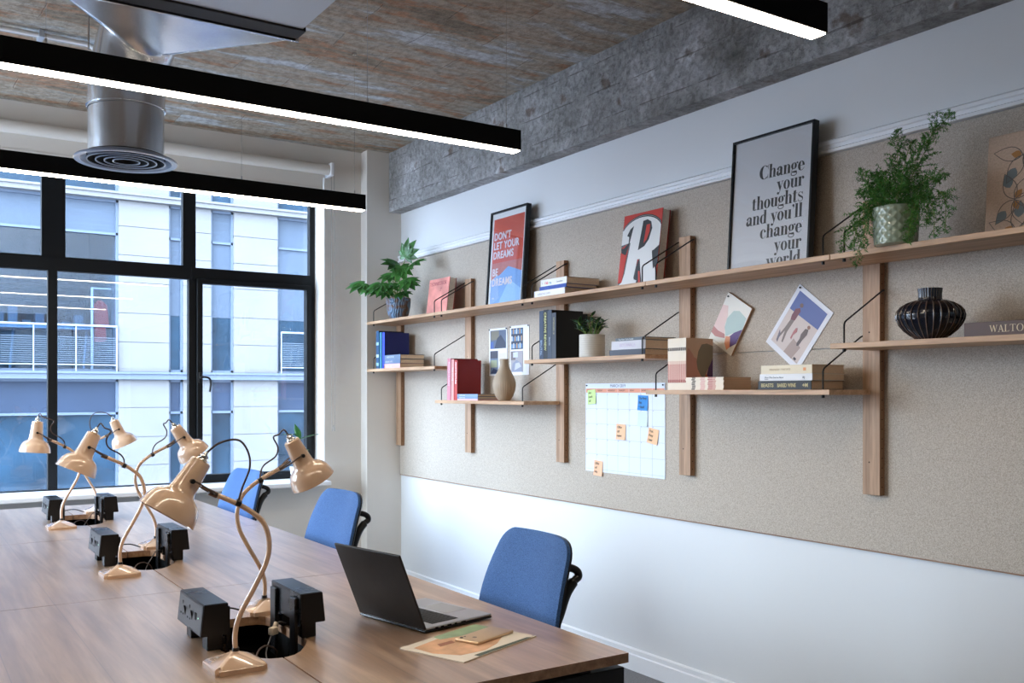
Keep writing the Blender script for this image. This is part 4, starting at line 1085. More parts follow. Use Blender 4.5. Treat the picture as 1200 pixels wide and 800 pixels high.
# navy ribbed vase
bm = NB()
def rib(a, z):
    c = abs(math.cos(a * 14))
    return 1 + (.045 * (max(0, c - .9) / .1) if .01 < z < .128 else 0) + (.02 * math.cos(a * 28) if z >= .130 else 0)
prof = [(0, 0), (.045, 0), (.049, .003)] + [(.049 + .057 * math.sin(PI * (k / 30) ** .85 * .93 + .0) ** .75 if k else .049, .004 + .124 * k / 30) for k in range(31)]
prof = [(0, 0), (.046, 0), (.050, .004), (.064, .016), (.080, .030), (.093, .047), (.101, .064), (.103, .078), (.099, .093), (.088, .107), (.070, .119), (.050, .126), (.037, .129), (.0355, .134), (.0355, .150), (.0375, .166), (.034, .166), (.031, .150), (.031, .13), (0, .12)]
pf = []
for (a, b) in zip(prof, prof[1:]):
    for k in range(3): pf.append((a[0] + (b[0] - a[0]) * k / 3, a[1] + (b[1] - a[1]) * k / 3))
pf.append(prof[-1])
lathe(bm, pf, 336, flute=rib)
def navy():
    m, nt, b = base_mat('navy_glaze'); L = nt.links.new
    tc = nn(nt, 'ShaderNodeTexCoord'); sp = nn(nt, 'ShaderNodeSeparateXYZ'); L(tc.outputs['Object'], sp.inputs[0])
    at = nn(nt, 'ShaderNodeMath', operation='ARCTAN2'); L(sp.outputs['Y'], at.inputs[0]); L(sp.outputs['X'], at.inputs[1])
    mu = nn(nt, 'ShaderNodeMath', operation='MULTIPLY'); mu.inputs[1].default_value = 14; L(at.outputs[0], mu.inputs[0])
    cs_ = nn(nt, 'ShaderNodeMath', operation='COSINE'); L(mu.outputs[0], cs_.inputs[0])
    ab = nn(nt, 'ShaderNodeMath', operation='ABSOLUTE'); L(cs_.outputs[0], ab.inputs[0])
    r = nn(nt, 'ShaderNodeValToRGB'); e = r.color_ramp.elements; e[0].position = .965; e[0].color = (.006, .008, .018, 1); e[1].position = .995; e[1].color = (.16, .11, .08, 1)
    L(ab.outputs[0], r.inputs[0]); L(r.outputs[0], b.inputs['Base Color']); b.inputs['Roughness'].default_value = .22; b.inputs['Coat Weight'].default_value = .3
    return m
t = tag(obj('vase', bm, navy(), None, True), 'squat ribbed navy vase with a short neck on the right shelf', 'vase'); t.location = (2.832, 1.82, ZB3)
# pale pot with dark leaves on the brown book
t = thing('potted_plant', 'pale blue ribbed pot with dark brown leaves standing on the brown book', 'plant', (2.905, 1.478, ZB3 + .044))
bm = NB(); lathe(bm, [(0, 0), (.048, 0), (.052, .003), (.055, .128), (.052, .130), (.049, .126), (.047, .105), (0, .10)], 64, flute=lambda a, z: 1 + .01 * math.cos(a * 24)); obj('pot', bm, P('pale_blue_glaze', (.50, .60, .68), .25), t, True)
fo = NB(); random.seed(9)
for k in range(26):
    a = random.uniform(0, 2 * PI); shape_leaf(fo, V((.02 * math.cos(a), .02 * math.sin(a), .118)), V((math.cos(a), math.sin(a), random.uniform(.1, 1.4))), V((0, 0, 1)), random.uniform(.04, .065), .013, curl=.5)
bmesh.ops.solidify(fo, geom=fo.faces[:], thickness=.0015)
obj('foliage', fo, P('bronze_leaf', (.06, .03, .025), .5), t, 'all', fixn=False)

# plant on the window sill, mostly hidden behind a lamp
t = thing('potted_plant', 'green leafed plant on the window sill behind the right hand lamp', 'plant', (2.30, 6.11, .765))
bm = NB(); lathe(bm, [(0, 0), (.045, 0), (.062, .10), (.058, .102), (.055, .09), (0, .09)], 28); obj('pot', bm, M['white'], t, True)
fo = NB()
for d, L, b in ((V((-.9, .0, .15)), .13, .31), (V((-.3, -.3, .9)), .13, .28), (V((1, -.1, .35)), .17, .28), (V((.9, -.2, .1)), .15, .14), (V((.2, -.8, .2)), .12, .20), (V((-.5, -.6, .3)), .12, .16)):
    shape_leaf(fo, V((0, 0, b)), d, V((0, 0, 1)), L, .024, curl=.1)
bmesh.ops.solidify(fo, geom=fo.faces[:], thickness=.001)
obj('foliage', fo, M['leaf'], t, 'all', fixn=False)
bm = NB(); tube(bm, [(0, 0, .085), (.005, 0, .2), (0, 0, .32)], .004, 8); obj('stem', bm, M['stem'], t, True)

# ================================================================== DESK
DZ = .73
t = thing('bench_desk', 'long wood topped bench desk with black steel frame and cut-out cable ports', 'desk', (.79, 1.775, 0))
seams = [0, 1.345, 2.69, 4.035]
def notch(c):
    """right-hand half of the port outline, local x from centre line, local y"""
    return [(.002, c - .250), (.012, c - .249), (.03, c - .243), (.055, c - .22), (.078, c - .185), (.092, c - .16), (.104, c - .135), (.108, c - .11), (.108, c + .12), (.106, c + .15), (.10, c + .175), (.085, c + .192), (.06, c + .20), (.002, c + .203)]
PORT = [.6725, 2.0175, 3.3625]
for s in (1, -1):
    for k in range(3):
        y0, y1 = seams[k] + .0012, seams[k + 1] - .0012
        poly = [(.002, y0), (.722, y0), (.722, y1), (.002, y1)] + notch(PORT[k] + .005)[::-1]
        poly = [(s * a, b) for a, b in poly]
        bm = NB(); prism(bm, poly, DZ - .024, DZ)
        o = obj('desktop', bm, M['desk'], t); o.data.materials.append(M['deskedge'])
        for p in o.data.polygons:
            if abs(p.normal.z) < .5: p.material_index = 1
fr = NB()
box(fr, (-.71, .004, DZ - .115), (.712, .045, DZ - .034), .003); box(fr, (-.71, 3.99, DZ - .115), (.712, 4.03, DZ - .034), .003)
for y in (1.345, 2.69): box(fr, (-.68, y - .03, DZ - .08), (.68, y + .03, DZ - .026), .003)
for x in (-.62, .60): box(fr, (x - .02, .02, DZ - .07), (x + .02, 4.0, DZ - .026), .003)
obj('steel_frame', fr, M['black'], t)
for y in (.03, 1.345, 2.69, 3.99):
    for x in (-.67, .67):
        bm = NB(); box(bm, (x - .025, y - .022, 0), (x + .025, y + .022, DZ - .1 if y in (.03, 3.99) else DZ - .075), .003); obj('leg', bm, M['black'], t)
for c in PORT:
    bm = NB()
    box(bm, (-.13, c - .30, DZ - .16), (.13, c + .26, DZ - .15)); box(bm, (-.13, c - .30, DZ - .15), (-.124, c + .26, DZ - .03)); box(bm, (.124, c - .30, DZ - .15), (.13, c + .26, DZ - .03))
    box(bm, (-.13, c - .30, DZ - .15), (.13, c - .294, DZ - .03)); box(bm, (-.13, c + .254, DZ - .15), (.13, c + .26, DZ - .03))
    obj('cable_tray', bm, M['blackmatte'], t)

# ---- power modules: sockets face outwards, clamped on both sides of each port
def power(label, y, s, yaw=0.):
    """s=-1 faces left (-X) ; local: x outwards, y along desk"""
    t = thing('power_module', label, 'power outlet', (.79 + s * .112, y, DZ), (0, 0, 0 if s > 0 else PI), 'power modules on the bench desk')
    bm = NB()
    sec = [(-.020, .040), (.048, .040), (.040, .118), (-.020, .118)]
    prism(bm, sec, -.112, .112)
    for v in bm.verts: v.co = Vector((v.co.x, v.co.z, v.co.y))
    bmesh.ops.bevel(bm, geom=bm.edges[:], offset=.0018, segments=2, affect='EDGES')
    obj('housing', bm, M['blackplastic'], t)
    # feet / back brackets
    for yy in (-.075, .075):
        bm = NB()
        box(bm, (-.012, yy - .022, 0), (.028, yy + .022, .041), .003)
        box(bm, (-.030, yy - .020, -.075), (-.0205, yy + .020, .105), .002); box(bm, (-.022, yy - .012, .01), (-.010, yy + .012, .03))
        obj('bracket', bm, M['blackplastic'], t)
    # face plate (slightly inset slope)
    n = Vector((.078, 0, .008)).normalized()
    def onface(yy, zz, o=.0006):
        x = .048 - (zz - .040) * (.008 / .078)
        return Vector((x, yy, zz)) + n * o
    bm = NB()
    a, b, c, d = [onface(yy, zz) for yy, zz in ((-.106, .046), (.106, .046), (.106, .112), (-.106, .112))]
    vs = [bm.verts.new(q) for q in (a, b, c, d)]; vs2 = [bm.verts.new(q - n * .001) for q in (a, b, c, d)]
    bm.faces.new(vs); bm.faces.new(vs2[::-1])
    for i in range(4): bm.faces.new((vs[i], vs2[i], vs2[(i + 1) % 4], vs[(i + 1) % 4]))
    fp = obj('face_plate', bm, P('dark_plate', (.035, .03, .03), .4) if 'dp' not in M else M['dp'], t); M['dp'] = fp.data.materials[0]
    R3 = Matrix(((0, 0, n.x), (1, 0, 0), (0, 1, n.z))).to_3x3()
    def fb(bm, yy, zz, w, h, dpt=.0012): obox(bm, onface(yy, zz), (dpt, w, h))
    for k, yy in enumerate((-.070, -.005)):
        bm = NB(); fb(bm, yy, .094, .004, .009); fb(bm, yy - .011, .066, .007, .004); fb(bm, yy + .011, .066, .007, .004); obj('socket_holes', bm, M['blackmatte'], fp)
        bm = NB(); obox(bm, onface(yy + .027, .078, .002), (.004, .008, .024), Matrix.Rotation(.12, 3, 'Y'), .001); obj('rocker_switch', bm, M['blackplastic'], fp)
    bm = NB(); fb(bm, .055, .078, .014, .024); obj('usb_port', bm, M['blackmatte'], fp)
    bm = NB(); fb(bm, .078, .080, .003, .003); obj('status_light', bm, M['led'], fp)
    return t
pls = [('black power module left of the nearest desk port, sockets facing left', 'black power module right of the nearest desk port, seen from behind'),
       ('black power module left of the middle desk port', 'black power module right of the middle desk port'),
       ('black power module left of the farthest desk port', 'black power module right of the farthest desk port')]
for k in range(3):
    y = 1.775 + PORT[k]
    power(pls[k][0], y + .003, -1); power(pls[k][1], y - .005, 1)

# ---- desk lamps
def lamp(label, loc, rotz, tilt, kind, group='small articulated desk lamps'):
    """local: shade reaches out to -x ; arm in the xz plane"""
    t = thing('desk_lamp', label, 'lamp', loc, (0, 0, rotz), group)
    # base: low square pyramid with rounded rim
    bm = NB()
    s = .060
    lv = [(s, 0), (s, .012), (s - .003, .015), (.012, .036), (.009, .038)]
    rings = [[bm.verts.new((x * q - .005, y * q, z)) for x, y in ((-1, -1), (1, -1), (1, 1), (-1, 1))] for q, z in lv]
    for a, b in zip(rings, rings[1:]):
        for i in range(4): bm.faces.new((a[i], a[(i + 1) % 4], b[(i + 1) % 4], b[i]))
    bm.faces.new(rings[0][::-1]); bm.faces.new(rings[-1])
    es = [e for e in bm.edges if abs(e.verts[0].co.z - e.verts[1].co.z) > .002 and e.verts[0].co.z < .02]
    bmesh.ops.bevel(bm, geom=es, offset=.009, segments=4, affect='EDGES')
    obj('base', bm, M['lamp'], t, True)
    bm = NB(); tube(bm, [(-.003, 0, .036), (-.003, 0, .046)], .008, 14); obj('base_collar', bm, M['black'], t, True)
    pts = [(-.003, 0, .040), (-.004, 0, .08), (.008, 0, .122), (.044, 0, .186), (.070, 0, .238), (.077, 0, .283), (.066, 0, .325), (.044, 0, .351), (.002, 0, .379), (-.058, 0, .408)]
    if kind == 'B': pts = [(a, b, c * 1.025) for a, b, c in pts]
    zz = 1.025 if kind == 'B' else 1
    bm = NB(); tube(bm, smoothpath(pts, 8), .0062, 14); obj('arm', bm, M['lamp'], t, True)
    # shade
    ax = Vector((-math.sin(tilt), 0, -math.cos(tilt)))
    knob = Vector((-.109, 0, .440 * zz))
    top = knob - ax * .052
    zc = -ax; xc = Vector((zc.z, 0, -zc.x)); yc = Vector((0, 1, 0))
    Mx = Matrix(((xc.x, yc.x, zc.x, top.x), (xc.y, yc.y, zc.y, top.y), (xc.z, yc.z, zc.z, top.z), (0, 0, 0, 1)))
    pr = [(0, .0), (.020, 0), (.0235, -.003), (.026, -.03), (.0285, -.060), (.0305, -.078), (.034, -.086), (.043, -.091), (.053, -.099), (.0605, -.112), (.065, -.128), (.067, -.140), (.0675, -.143)]
    inn = [(.0655, -.143), (.063, -.128), (.0585, -.113), (.051, -.101), (.041, -.094), (.032, -.089), (.028, -.078), (.024, -.03), (.02, -.004), (0, -.004)]
    bm = NB(); lathe(bm, pr + inn, 48, mat4=Mx); sh = obj('shade', bm, M['lamp'], t, True)
    bm = NB(); lathe(bm, [(0, -.055), (.011, -.057), (.016, -.066), (.022, -.082), (.024, -.094), (.019, -.108), (.009, -.116), (0, -.117)], 20, mat4=Mx); obj('bulb', bm, M['lampin'], sh, True)
    bm = NB(); lathe(bm, [(0, .022), (.004, .022), (.005, .016), (.010, .013), (.0105, .009), (.0075, .008), (.0125, .004), (.0135, 0), (.0, -.001)], 20, mat4=Mx)
    obj('shade_cap', bm, M['chrome'], sh, True)
    # fork
    a0 = Vector((-.052, 0, .405 * zz))
    bm = NB()
    for sy in (1, -1):
        tube(bm, smoothpath([a0 + Vector((0, sy * .004, 0)), a0.lerp(knob, .25) + Vector((0, sy * .024, 0)), knob + Vector((.012, sy * .031, -.004)), knob + Vector((0, sy * .031, 0))], 5), .0024, 6)
        tube(bm, [a0 + Vector((0, sy * .007, .003)), a0.lerp(knob, .45) + Vector((0, sy * .010, .003))], .0028, 6)
    tube(bm, [a0 + Vector((.006, 0, -.003)), a0 + Vector((-.012, 0, .006))], .0072, 12)
    obj('fork', bm, M['fork'], t, True)
    for sy in (1, -1):
        bm = NB(); tube(bm, [knob + Vector((0, sy * .026, 0)), knob + Vector((0, sy * .036, 0))], .0055, 14); obj('pivot_knob', bm, M['black'], t, True)
    # cable
    cap = top + zc * .020
    if kind == 'A': cp = [cap, cap + Vector((.030, 0, .022)), (.003, 0, .528), (.026, 0, .500), (.030, 0, .462), (.012, 0, .415), (.003, 0, .383)]
    else: cp = [cap, cap + zc * .014 + Vector((.006, 0, .002)), cap + Vector((.020, 0, .0)), Vector((-.040, 0, .505)), Vector((-.058, .0, .475)) + Vector((.004, 0, 0)), Vector((-.046, 0, .448)), Vector((-.010, 0, .425)), Vector((.008, 0, .405)), Vector((.010, 0, .383))]
    if kind == 'B': cp = [Vector(q) + (Vector((0, -.030 * math.sin(PI * i / 8), 0)) if 1 < i < 7 else Vector()) for i, q in enumerate(cp)]
    bm = NB(); tube(bm, smoothpath(cp, 7), .0025, 8); obj('lamp_cable', bm, M['cable'], t, True)
    e = Vector(cp[-1]); bm = NB(); tube(bm, [e + Vector((-.006, 0, .001)), e + Vector((.005, 0, -.004))], .0085, 12); obj('cable_clip', bm, M['black'], t, True)
    return t
y1 = 1.775
lamp('cream desk lamp left of the nearest cable port, largest in view, shade tilted steeply', (.672, 2.185, DZ), 0, math.radians(33), 'A')
lamp('cream desk lamp right of the nearest cable port, shade turned to the right', (.908, 2.700, DZ), PI, math.radians(29), 'B')
lamp('cream desk lamp left of the middle cable port, shade pointing left', (.672, 3.505, DZ), 0, math.radians(25), 'B')
lamp('cream desk lamp right of the middle cable port, partly behind the nearest shade', (.908, 4.055, DZ), PI, math.radians(34), 'B')
lamp('cream desk lamp left of the farthest port, shade hanging almost straight down', (.672, 4.865, DZ), 0, math.radians(5), 'B')
lamp('cream desk lamp right of the farthest port, cable in a big loop', (.908, 5.400, DZ), PI, math.radians(24), 'A')

# ---- loose cables at the ports
def cable(label, pts, m, r=.0024, plug=None, plugm=None):
    bm = NB(); tube(bm, smoothpath(pts, 7), r, 8)
    t = tag(obj('power_cable', bm, m, None, True), label, 'cable', 'cables at the desk ports')
    return t
nm = ['nearest', 'middle', 'farthest']
for k in range(3):
    c = 1.775 + PORT[k]
    cable('brown lamp cable looping from a left lamp base into the %s port' % nm[k], [(.722, c - .245, DZ + .008), (.742, c - .215, DZ + .020), (.772, c - .19, DZ + .018), (.80, c - .17, DZ - .01), (.79, c - .12, DZ - .08), (.76, c - .05, DZ - .14)], M['cable'])
    cable('black lamp cable arching from a right lamp base into the %s port' % nm[k], [(.848, c + .25, DZ + .008), (.80, c + .235, DZ + .026), (.745, c + .21, DZ + .022), (.725, c + .17, DZ - .01), (.73, c + .10, DZ - .08), (.75, c + .04, DZ - .14)], M['cableblk'])
    cable('thin grey cable running across the %s port from the right module' % nm[k], [(.870, c - .04, DZ + .03), (.845, c - .055, DZ + .038), (.82, c - .075, DZ + .014), (.79, c - .12, DZ - .015), (.775, c - .16, DZ - .04), (.75, c - .1, DZ - .14)], C(90, 88, 90), .0017)
t = tag(obj('cable_plug', (lambda b: (obox(b, (0, 0, 0), (.024, .018, .020), Matrix.Rotation(.5, 3, 'Z'), .004), tube(b, [(0, 0, 0), (.012, .014, .016)], .006, 10), b)[2])(NB()), C(205, 190, 170), None, True), 'small cream plug hanging on the thin cable in the nearest port', 'plug'); t.location = (.826, 1.775 + PORT[0] - .07, DZ + .022)

# ================================================================== LAPTOP, PHONE, LEAFLET
hx, hy = 1.177, 2.204
ang = math.atan2(.052, .249) 
t = thing('laptop', 'open laptop with black lid and silver keyboard deck on the desk', 'laptop', (hx, hy, DZ), (0, 0, ang))
W, D = .292, .245   # local x = depth towards the user, y = width
bm = NB(); box(bm, (0, 0, .003), (D, W, .009), .003); obj('bottom_case', bm, M['blackplastic'], t)
bm = NB(); box(bm, (0.001, .001, .009), (D - .001, W - .001, .0155), .003); dk = obj('keyboard_deck', bm, M['alu'], t)
bm = NB(); box(bm, (.045, .025, .0148), (.140, W - .025, .0158)); obj('key_bed', bm, C(60, 60, 64), dk)
bm = NB()
for r in range(6):
    n = 14 if r < 5 else 9
    y = .028
    for k in range(n):
        wk = (W - .056) / n * (1 if r < 5 else 1)
        box(bm, (.048 + r * .0153, .028 + k * wk + .001, .0155), (.048 + r * .0153 + .0128, .028 + (k + 1) * wk - .001, .0172))
obj('keys', bm, C(26, 26, 28), dk)
bm = NB(); box(bm, (.152, W / 2 - .055, .0152), (.232, W / 2 + .055, .0158), .0005); obj('trackpad', bm, C(150, 152, 156, .3), dk)
bm = NB()
for x, l in ((.035, .010), (.055, .010), (.078, .014), (.104, .008), (.128, .016)): box(bm, (x, -.0004, .009), (x + l, .0006, .0128))
obj('ports', bm, M['blackmatte'], dk)
lid = bpy.data.objects.new('lid', None)
bm = NB(); box(bm, (-.006, 0, 0), (.0, W, .226), .003); lid = obj('lid', bm, P('black_lid', (.012, .011, .011), .5, var=.5, scale=6, bump=.1, spec=.3), t, loc=(.006, 0, .012), rot=(0, -math.radians(23), 0))
bm = NB(); box(bm, (.0, .004, .004), (.0012, W - .004, .222)); sc_ = obj('screen_bezel', bm, M['blackmatte'], lid)
bm = NB(); box(bm, (.0012, .012, .016), (.0016, W - .012, .212)); obj('screen', bm, P('dark_screen', (.01, .011, .013), .08), lid)
# leaflet
t = thing('leaflet', 'printed leaflet with watercolour shapes lying under the phone', 'leaflet', (1.056, 2.114, DZ), (0, 0, math.atan2(1.920 - 2.114, 1.128 - 1.056)))
LW_, LH_ = .207, .30      # local x along short edge, y along long edge
bm = NB(); box(bm, (0, 0, 0), (LW_, LH_, .003), .0005); sh = obj('pages', bm, C(224, 214, 200), t)
def wash(poly, m, z):
    bm = NB(); prism(bm, poly, z, z + .0002); obj('printed_shape', bm, m, sh)
wash([(.03, .02), (.10, .012), (.165, .04), (.185, .11), (.17, .18), (.14, .24), (.10, .25), (.05, .21), (.02, .12)], P('peach_wash', (.66, .38, .22), .6, var=.3, scale=14), .003)
wash([(.0, .13), (.03, .12), (.06, .21), (.10, .25), (.09, .299), (.001, .299)], P('green_wash', (.30, .42, .26), .6, var=.3, scale=14), .0031)
wash([(.055, .08), (.075, .07), (.08, .12), (.06, .13)], C(150, 95, 70), .0033)
wash([(.19, .06), (.206, .06), (.206, .28), (.197, .27)], C(70, 82, 66), .0032)
# phone
t = thing('phone', 'gold smartphone lying face down on the leaflet', 'phone', (1.203, 2.096, DZ + .0034), (0, 0, math.atan2(2.025 - 2.096, 1.230 - 1.203)))
bm = NB(); box(bm, (0, 0, 0), (.0765, .155, .0075), .0034, 4); ph = obj('body', bm, M['gold'], t, True)
bm = NB(); prism(bm, circ(.014, .012, .0045, 18), .0075, .0085); prism(bm, circ(.014, .026, .003, 14), .0075, .0079); obj('camera_lens', bm, M['blackplastic'], ph)
bm = NB(); prism(bm, circ(.038, .036, .006, 18), .0074, .0077); obj('back_emblem', bm, C(120, 90, 60, .3), ph)

# ================================================================== CHAIRS
def chair(label, loc, yaw, tilt):
    """local: chair faces -x; y lateral"""
    t = thing('task_chair', label, 'chair', loc, (0, 0, yaw), 'blue task chairs along the desk')
    zt = .925
    R = Matrix.Rotation(tilt, 3, 'Y')
    def bk(u, v, o):     # u lateral, v up from the seat line (0..1), o forward offset
        Hh = .47
        p = Vector((-(o), u, (v - 1) * Hh * 1.0))
        return R @ p + Vector((0, 0, zt))
    def shell(bm, d0, d1, grow=0.):
        NU, NV = 16, 18; rows = {}
        def hw(v):
            w = .232 - .045 * max(0, (v - .45) / .55) ** 1.6 - .02 * max(0, .3 - v)
            e = 1 - v
            if e < .12: w -= .062 * (1 - math.sqrt(max(0, 1 - ((.12 - e) / .12) ** 2)))
            return w + grow
        for side, dd in ((0, d0), (1, d1)):
            for j in range(NV + 1):
                v = 1 - (1 - j / NV) ** 2
                for i in range(NU + 1):
                    s = i / NU * 2 - 1
                    vv = v - .012 * s * s * (v > .5)
                    edge = (1 - abs(s) ** 6) * (1 - max(0, (v - .93) / .07) ** 3 * .6)
                    c = -.035 * (s * s) + .022 * math.sin(PI * (1 - v) * 1.1)   # wings curve forward, lumbar bulge
                    o = -c + 0
                    oo = (.035 * s * s + .020 * math.sin(PI * min(1, (1 - v) * 1.15))) + (dd if side else dd) * (.35 + .65 * edge)
                    rows[(side, j, i)] = bm.verts.new(bk(s * hw(v), vv, oo))
        for side in (0, 1):
            for j in range(NV):
                for i in range(NU):
                    q = [rows[(side, j, i)], rows[(side, j, i + 1)], rows[(side, j + 1, i + 1)], rows[(side, j + 1, i)]]
                    bm.faces.new(q if side else q[::-1])
        for j in range(NV):
            for i in (0, NU): bm.faces.new([rows[(0, j, i)], rows[(0, j + 1, i)], rows[(1, j + 1, i)], rows[(1, j, i)]])
        for i in range(NU):
            for j in (0, NV): bm.faces.new([rows[(0, j, i)], rows[(0, j, i + 1)], rows[(1, j, i + 1)], rows[(1, j, i)]])
    bm = NB(); shell(bm, -.006, .030); o = obj('backrest', bm, M['blue'], t, True)
    bm = NB(); shell(bm, -.022, -.007, .002); obj('back_shell', bm, M['black'], t, True)
    # seat
    xs = (R @ Vector((0, 0, -.47))).x
    bm = NB(); box(bm, (xs - .47, -.235, .44), (xs - .01, .235, .505), .028, 4); obj('seat', bm, M['blue'], t, True)
    bm = NB(); box(bm, (xs - .42, -.20, .405), (xs - .02, .20, .441), .012); obj('seat_pan', bm, M['black'], t, True)
    bm = NB(); tube(bm, smoothpath([(xs - .12, 0, .41), (xs + .05, 0, .41), (xs + .075, 0, .50), (xs + .10, 0, .62)], 6), .02, 10); obj('back_bracket', bm, M['black'], t, True)
    # looped frame bars rising behind the backrest
    for s in (1, -1):
        bm = NB()
        yy = s * .215
        tube(bm, smoothpath([(xs - .02, s * .12, .43), (xs + .06, s * .150, .52), (-.085, s * .155, .64), (-.060, s * .155, .715), (-.038, s * .153, .765), (-.010, s * .150, .798), (.010, s * .148, .812), (.004, s * .146, .830), (-.025, s * .145, .842), (-.075, s * .145, .846)], 7), [.016] * 36 + [.012] * 28, 12)
        obj('frame_loop', bm, M['black'], t, True)
    bm = NB(); tube(bm, [(xs - .22, 0, .12), (xs - .22, 0, .41)], .026, 16); obj('gas_column', bm, M['black'], t, True)
    bm = NB()
    for k in range(5):
        a = 2 * PI * k / 5 + .3
        tube(bm, [(xs - .22, 0, .125), (xs - .22 + .15 * math.cos(a), .15 * math.sin(a), .10), (xs - .22 + .29 * math.cos(a), .29 * math.sin(a), .075)], [.028, .02, .014], 8)
    obj('star_base', bm, M['black'], t, True)
    for k in range(5):
        a = 2 * PI * k / 5 + .3; c = Vector((xs - .22 + .29 * math.cos(a), .29 * math.sin(a), .030))
        tq = Vector((-math.sin(a), math.cos(a), 0)); bm = NB(); tube(bm, [c - tq * .02, c + tq * .02], .030, 16); tube(bm, [c, c + Vector((0, 0, .05))], .008, 8); obj('castor', bm, M['blackmatte'], t, True)
    return t
chair('blue upholstered task chair beside the open laptop', (1.735, 2.42, 0), -.06, .26)
chair('blue upholstered task chair between the laptop chair and the window chair', (1.725, 3.93, 0), .03, .26)
chair('blue upholstered task chair farthest away, close to the window', (1.735, 5.30, 0), .12, .26)

# ================================================================== PENDANT LIGHTS
def pendant(label, y, y_w=.052):
    t = thing('pendant_light', label, 'light', (1.99, y, 2.280), group='black linear pendant lights')
    L = 2.90
    bm = NB()
    box(bm, (-L, 0, .004), (0, .005, .079)); box(bm, (-L, y_w - .005, .004), (0, y_w, .079)); box(bm, (-L, .004, .073), (0, y_w - .004, .079))
    box(bm, (-.003, .004, .004), (0, y_w - .004, .075)); box(bm, (-L, .004, .004), (-L + .003, y_w - .004, .075))
    obj('housing', bm, M['blackmatte'], t)
    bm = NB(); box(bm, (-L + .004, .004, .0), (-.004, y_w - .004, .010)); obj('diffuser', bm, M['diff'], t)
    for x in (-.05, -.62, -1.62, -2.85):
        bm = NB(); tube(bm, [(x, y_w / 2, .079), (x, y_w / 2, ZC - 2.280)], .0009, 6); wv_ = obj('suspension_wire', bm, M['chrome'], t)
        bm = NB(); tube(bm, [(x, y_w / 2, .079), (x, y_w / 2, .10)], .004, 8); tube(bm, [(x, y_w / 2, ZC - 2.280 - .012), (x, y_w / 2, ZC - 2.280)], .012, 12); obj('wire_gripper', bm, M['chrome'], wv_, True)
    return t
pendant('black linear pendant light in front of the concrete beam, farthest from the window', 1.562)
pendant('black linear pendant light in the middle of the row, crossing the silver duct', 2.960)
pendant('black linear pendant light hanging in front of the window panes', 4.358)

# ================================================================== AIR DUCT, FAN COIL UNIT, CONDUIT
t = thing('fan_coil_unit', 'grey box shaped air unit hung under the ceiling above the desk', 'air unit', (.93, 3.55, 2.75))
bm = NB(); box(bm, (-.46, -1.25, .004), (.385, -.012, .25), .004); obj('casing', bm, M['steelgrey'], t)
bm = NB(); box(bm, (-.47, -.105, -.004), (.395, -.014, .26), .002); obj('dark_collar', bm, P('dark_band', (.02, .018, .02), .6, spec=.3), t)
for x in (-.30, .0, .30):
    bm = NB(); tube(bm, [(x, -.8, .25), (x, -.8, ZC - 2.75)], .004, 8); obj('hanger_rod', bm, M['chrome'], t)
# plenum: rectangle to round
t = thing('air_duct', 'shiny galvanised duct bending down to a round ceiling diffuser', 'duct', (.79, 4.02, 2.30))
bm = NB()
box(bm, (-.34, -.475, .440), (.545, -.465, .72), .001)       # flange
cc = Vector((.055, -.16, .535)); rr = .150
x0_, x1_, z0_, z1_ = -.33, .535, .452, .71
cr = [bm.verts.new(Vector((x, -.466, z))) for x, z in ((x1_, z1_), (x0_, z1_), (x0_, z0_), (x1_, z0_))]
N = 48; ring = [bm.verts.new(cc + Vector((rr * math.cos(2 * PI * k / N), 0, rr * math.sin(2 * PI * k / N)))) for k in range(N)]
for q in range(4):
    for k in range(q * 12, q * 12 + 12): bm.faces.new((cr[q], ring[k], ring[(k + 1) % N]))
    bm.faces.new((cr[q], ring[(q * 12 + 12) % N], cr[(q + 1) % 4]))
obj('plenum', bm, M['silver'], t)
bm = NB(); tube(bm, smoothpath([(.055, -.17, .535), (.050, -.10, .528), (.03, -.035, .46), (.008, 0, .34), (0, 0, .24), (0, 0, .20)], 4), .146, 40, False); obj('elbow', bm, M['silver'], t, True)
for xx, zz in ((-.150, .40), (.165, .46)):
    bm = NB(); tube(bm, [(xx, -.06, zz), (xx, -.06, ZC - 2.30)], .0035, 8); obj('hanger_rod', bm, M['chrome'], t)
bm = NB(); tube(bm, [(0, 0, .0), (0, 0, .222)], .143, 48, False); tube(bm, [(0, 0, .205), (0, 0, .216)], .150, 48); obj('drop_duct', bm, M['silver'], t, True)
bm = NB(); lathe(bm, [(.143, .012), (.145, .020), (.192, .002), (.196, -.004), (.192, -.008), (.172, -.006), (.165, .002), (.150, .012)], 64)
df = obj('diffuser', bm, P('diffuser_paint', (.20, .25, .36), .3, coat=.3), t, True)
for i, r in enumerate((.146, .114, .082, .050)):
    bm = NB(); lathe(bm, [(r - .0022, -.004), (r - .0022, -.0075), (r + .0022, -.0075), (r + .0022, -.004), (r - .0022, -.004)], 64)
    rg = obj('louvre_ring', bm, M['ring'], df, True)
    bm = NB(); lathe(bm, [(r - .002, -.004), (r - .016, .014), (r - .019, .014), (r - .005, -.004), (r - .002, -.004)], 64); obj('louvre_cone', bm, M['blackmatte'], df, True)  # cones coloured black to paint the shade between the rings
bm = NB(); lathe(bm, [(0, .018), (.150, .018), (.150, .021), (0, .021)], 40); obj('void_shade_disc', bm, M['blackmatte'], df)  # black disc painted in for the shade inside the duct
t = thing('ceiling_conduit', 'white electrical conduit running under the ceiling to the duct', 'conduit', (.78, 4.92, 3.045))
bm = NB(); tube(bm, [(-2.8, 0, 0), (-.0, 0, 0)], .011, 10); obj('pipe', bm, M['trim'], t, True)
for yy in (.05, .07):
    bm = NB(); tube(bm, [(-2.8, yy, .014), (.06, yy, .014)], .005, 6); obj('grey_wire', bm, M['steelgrey'], t, True)
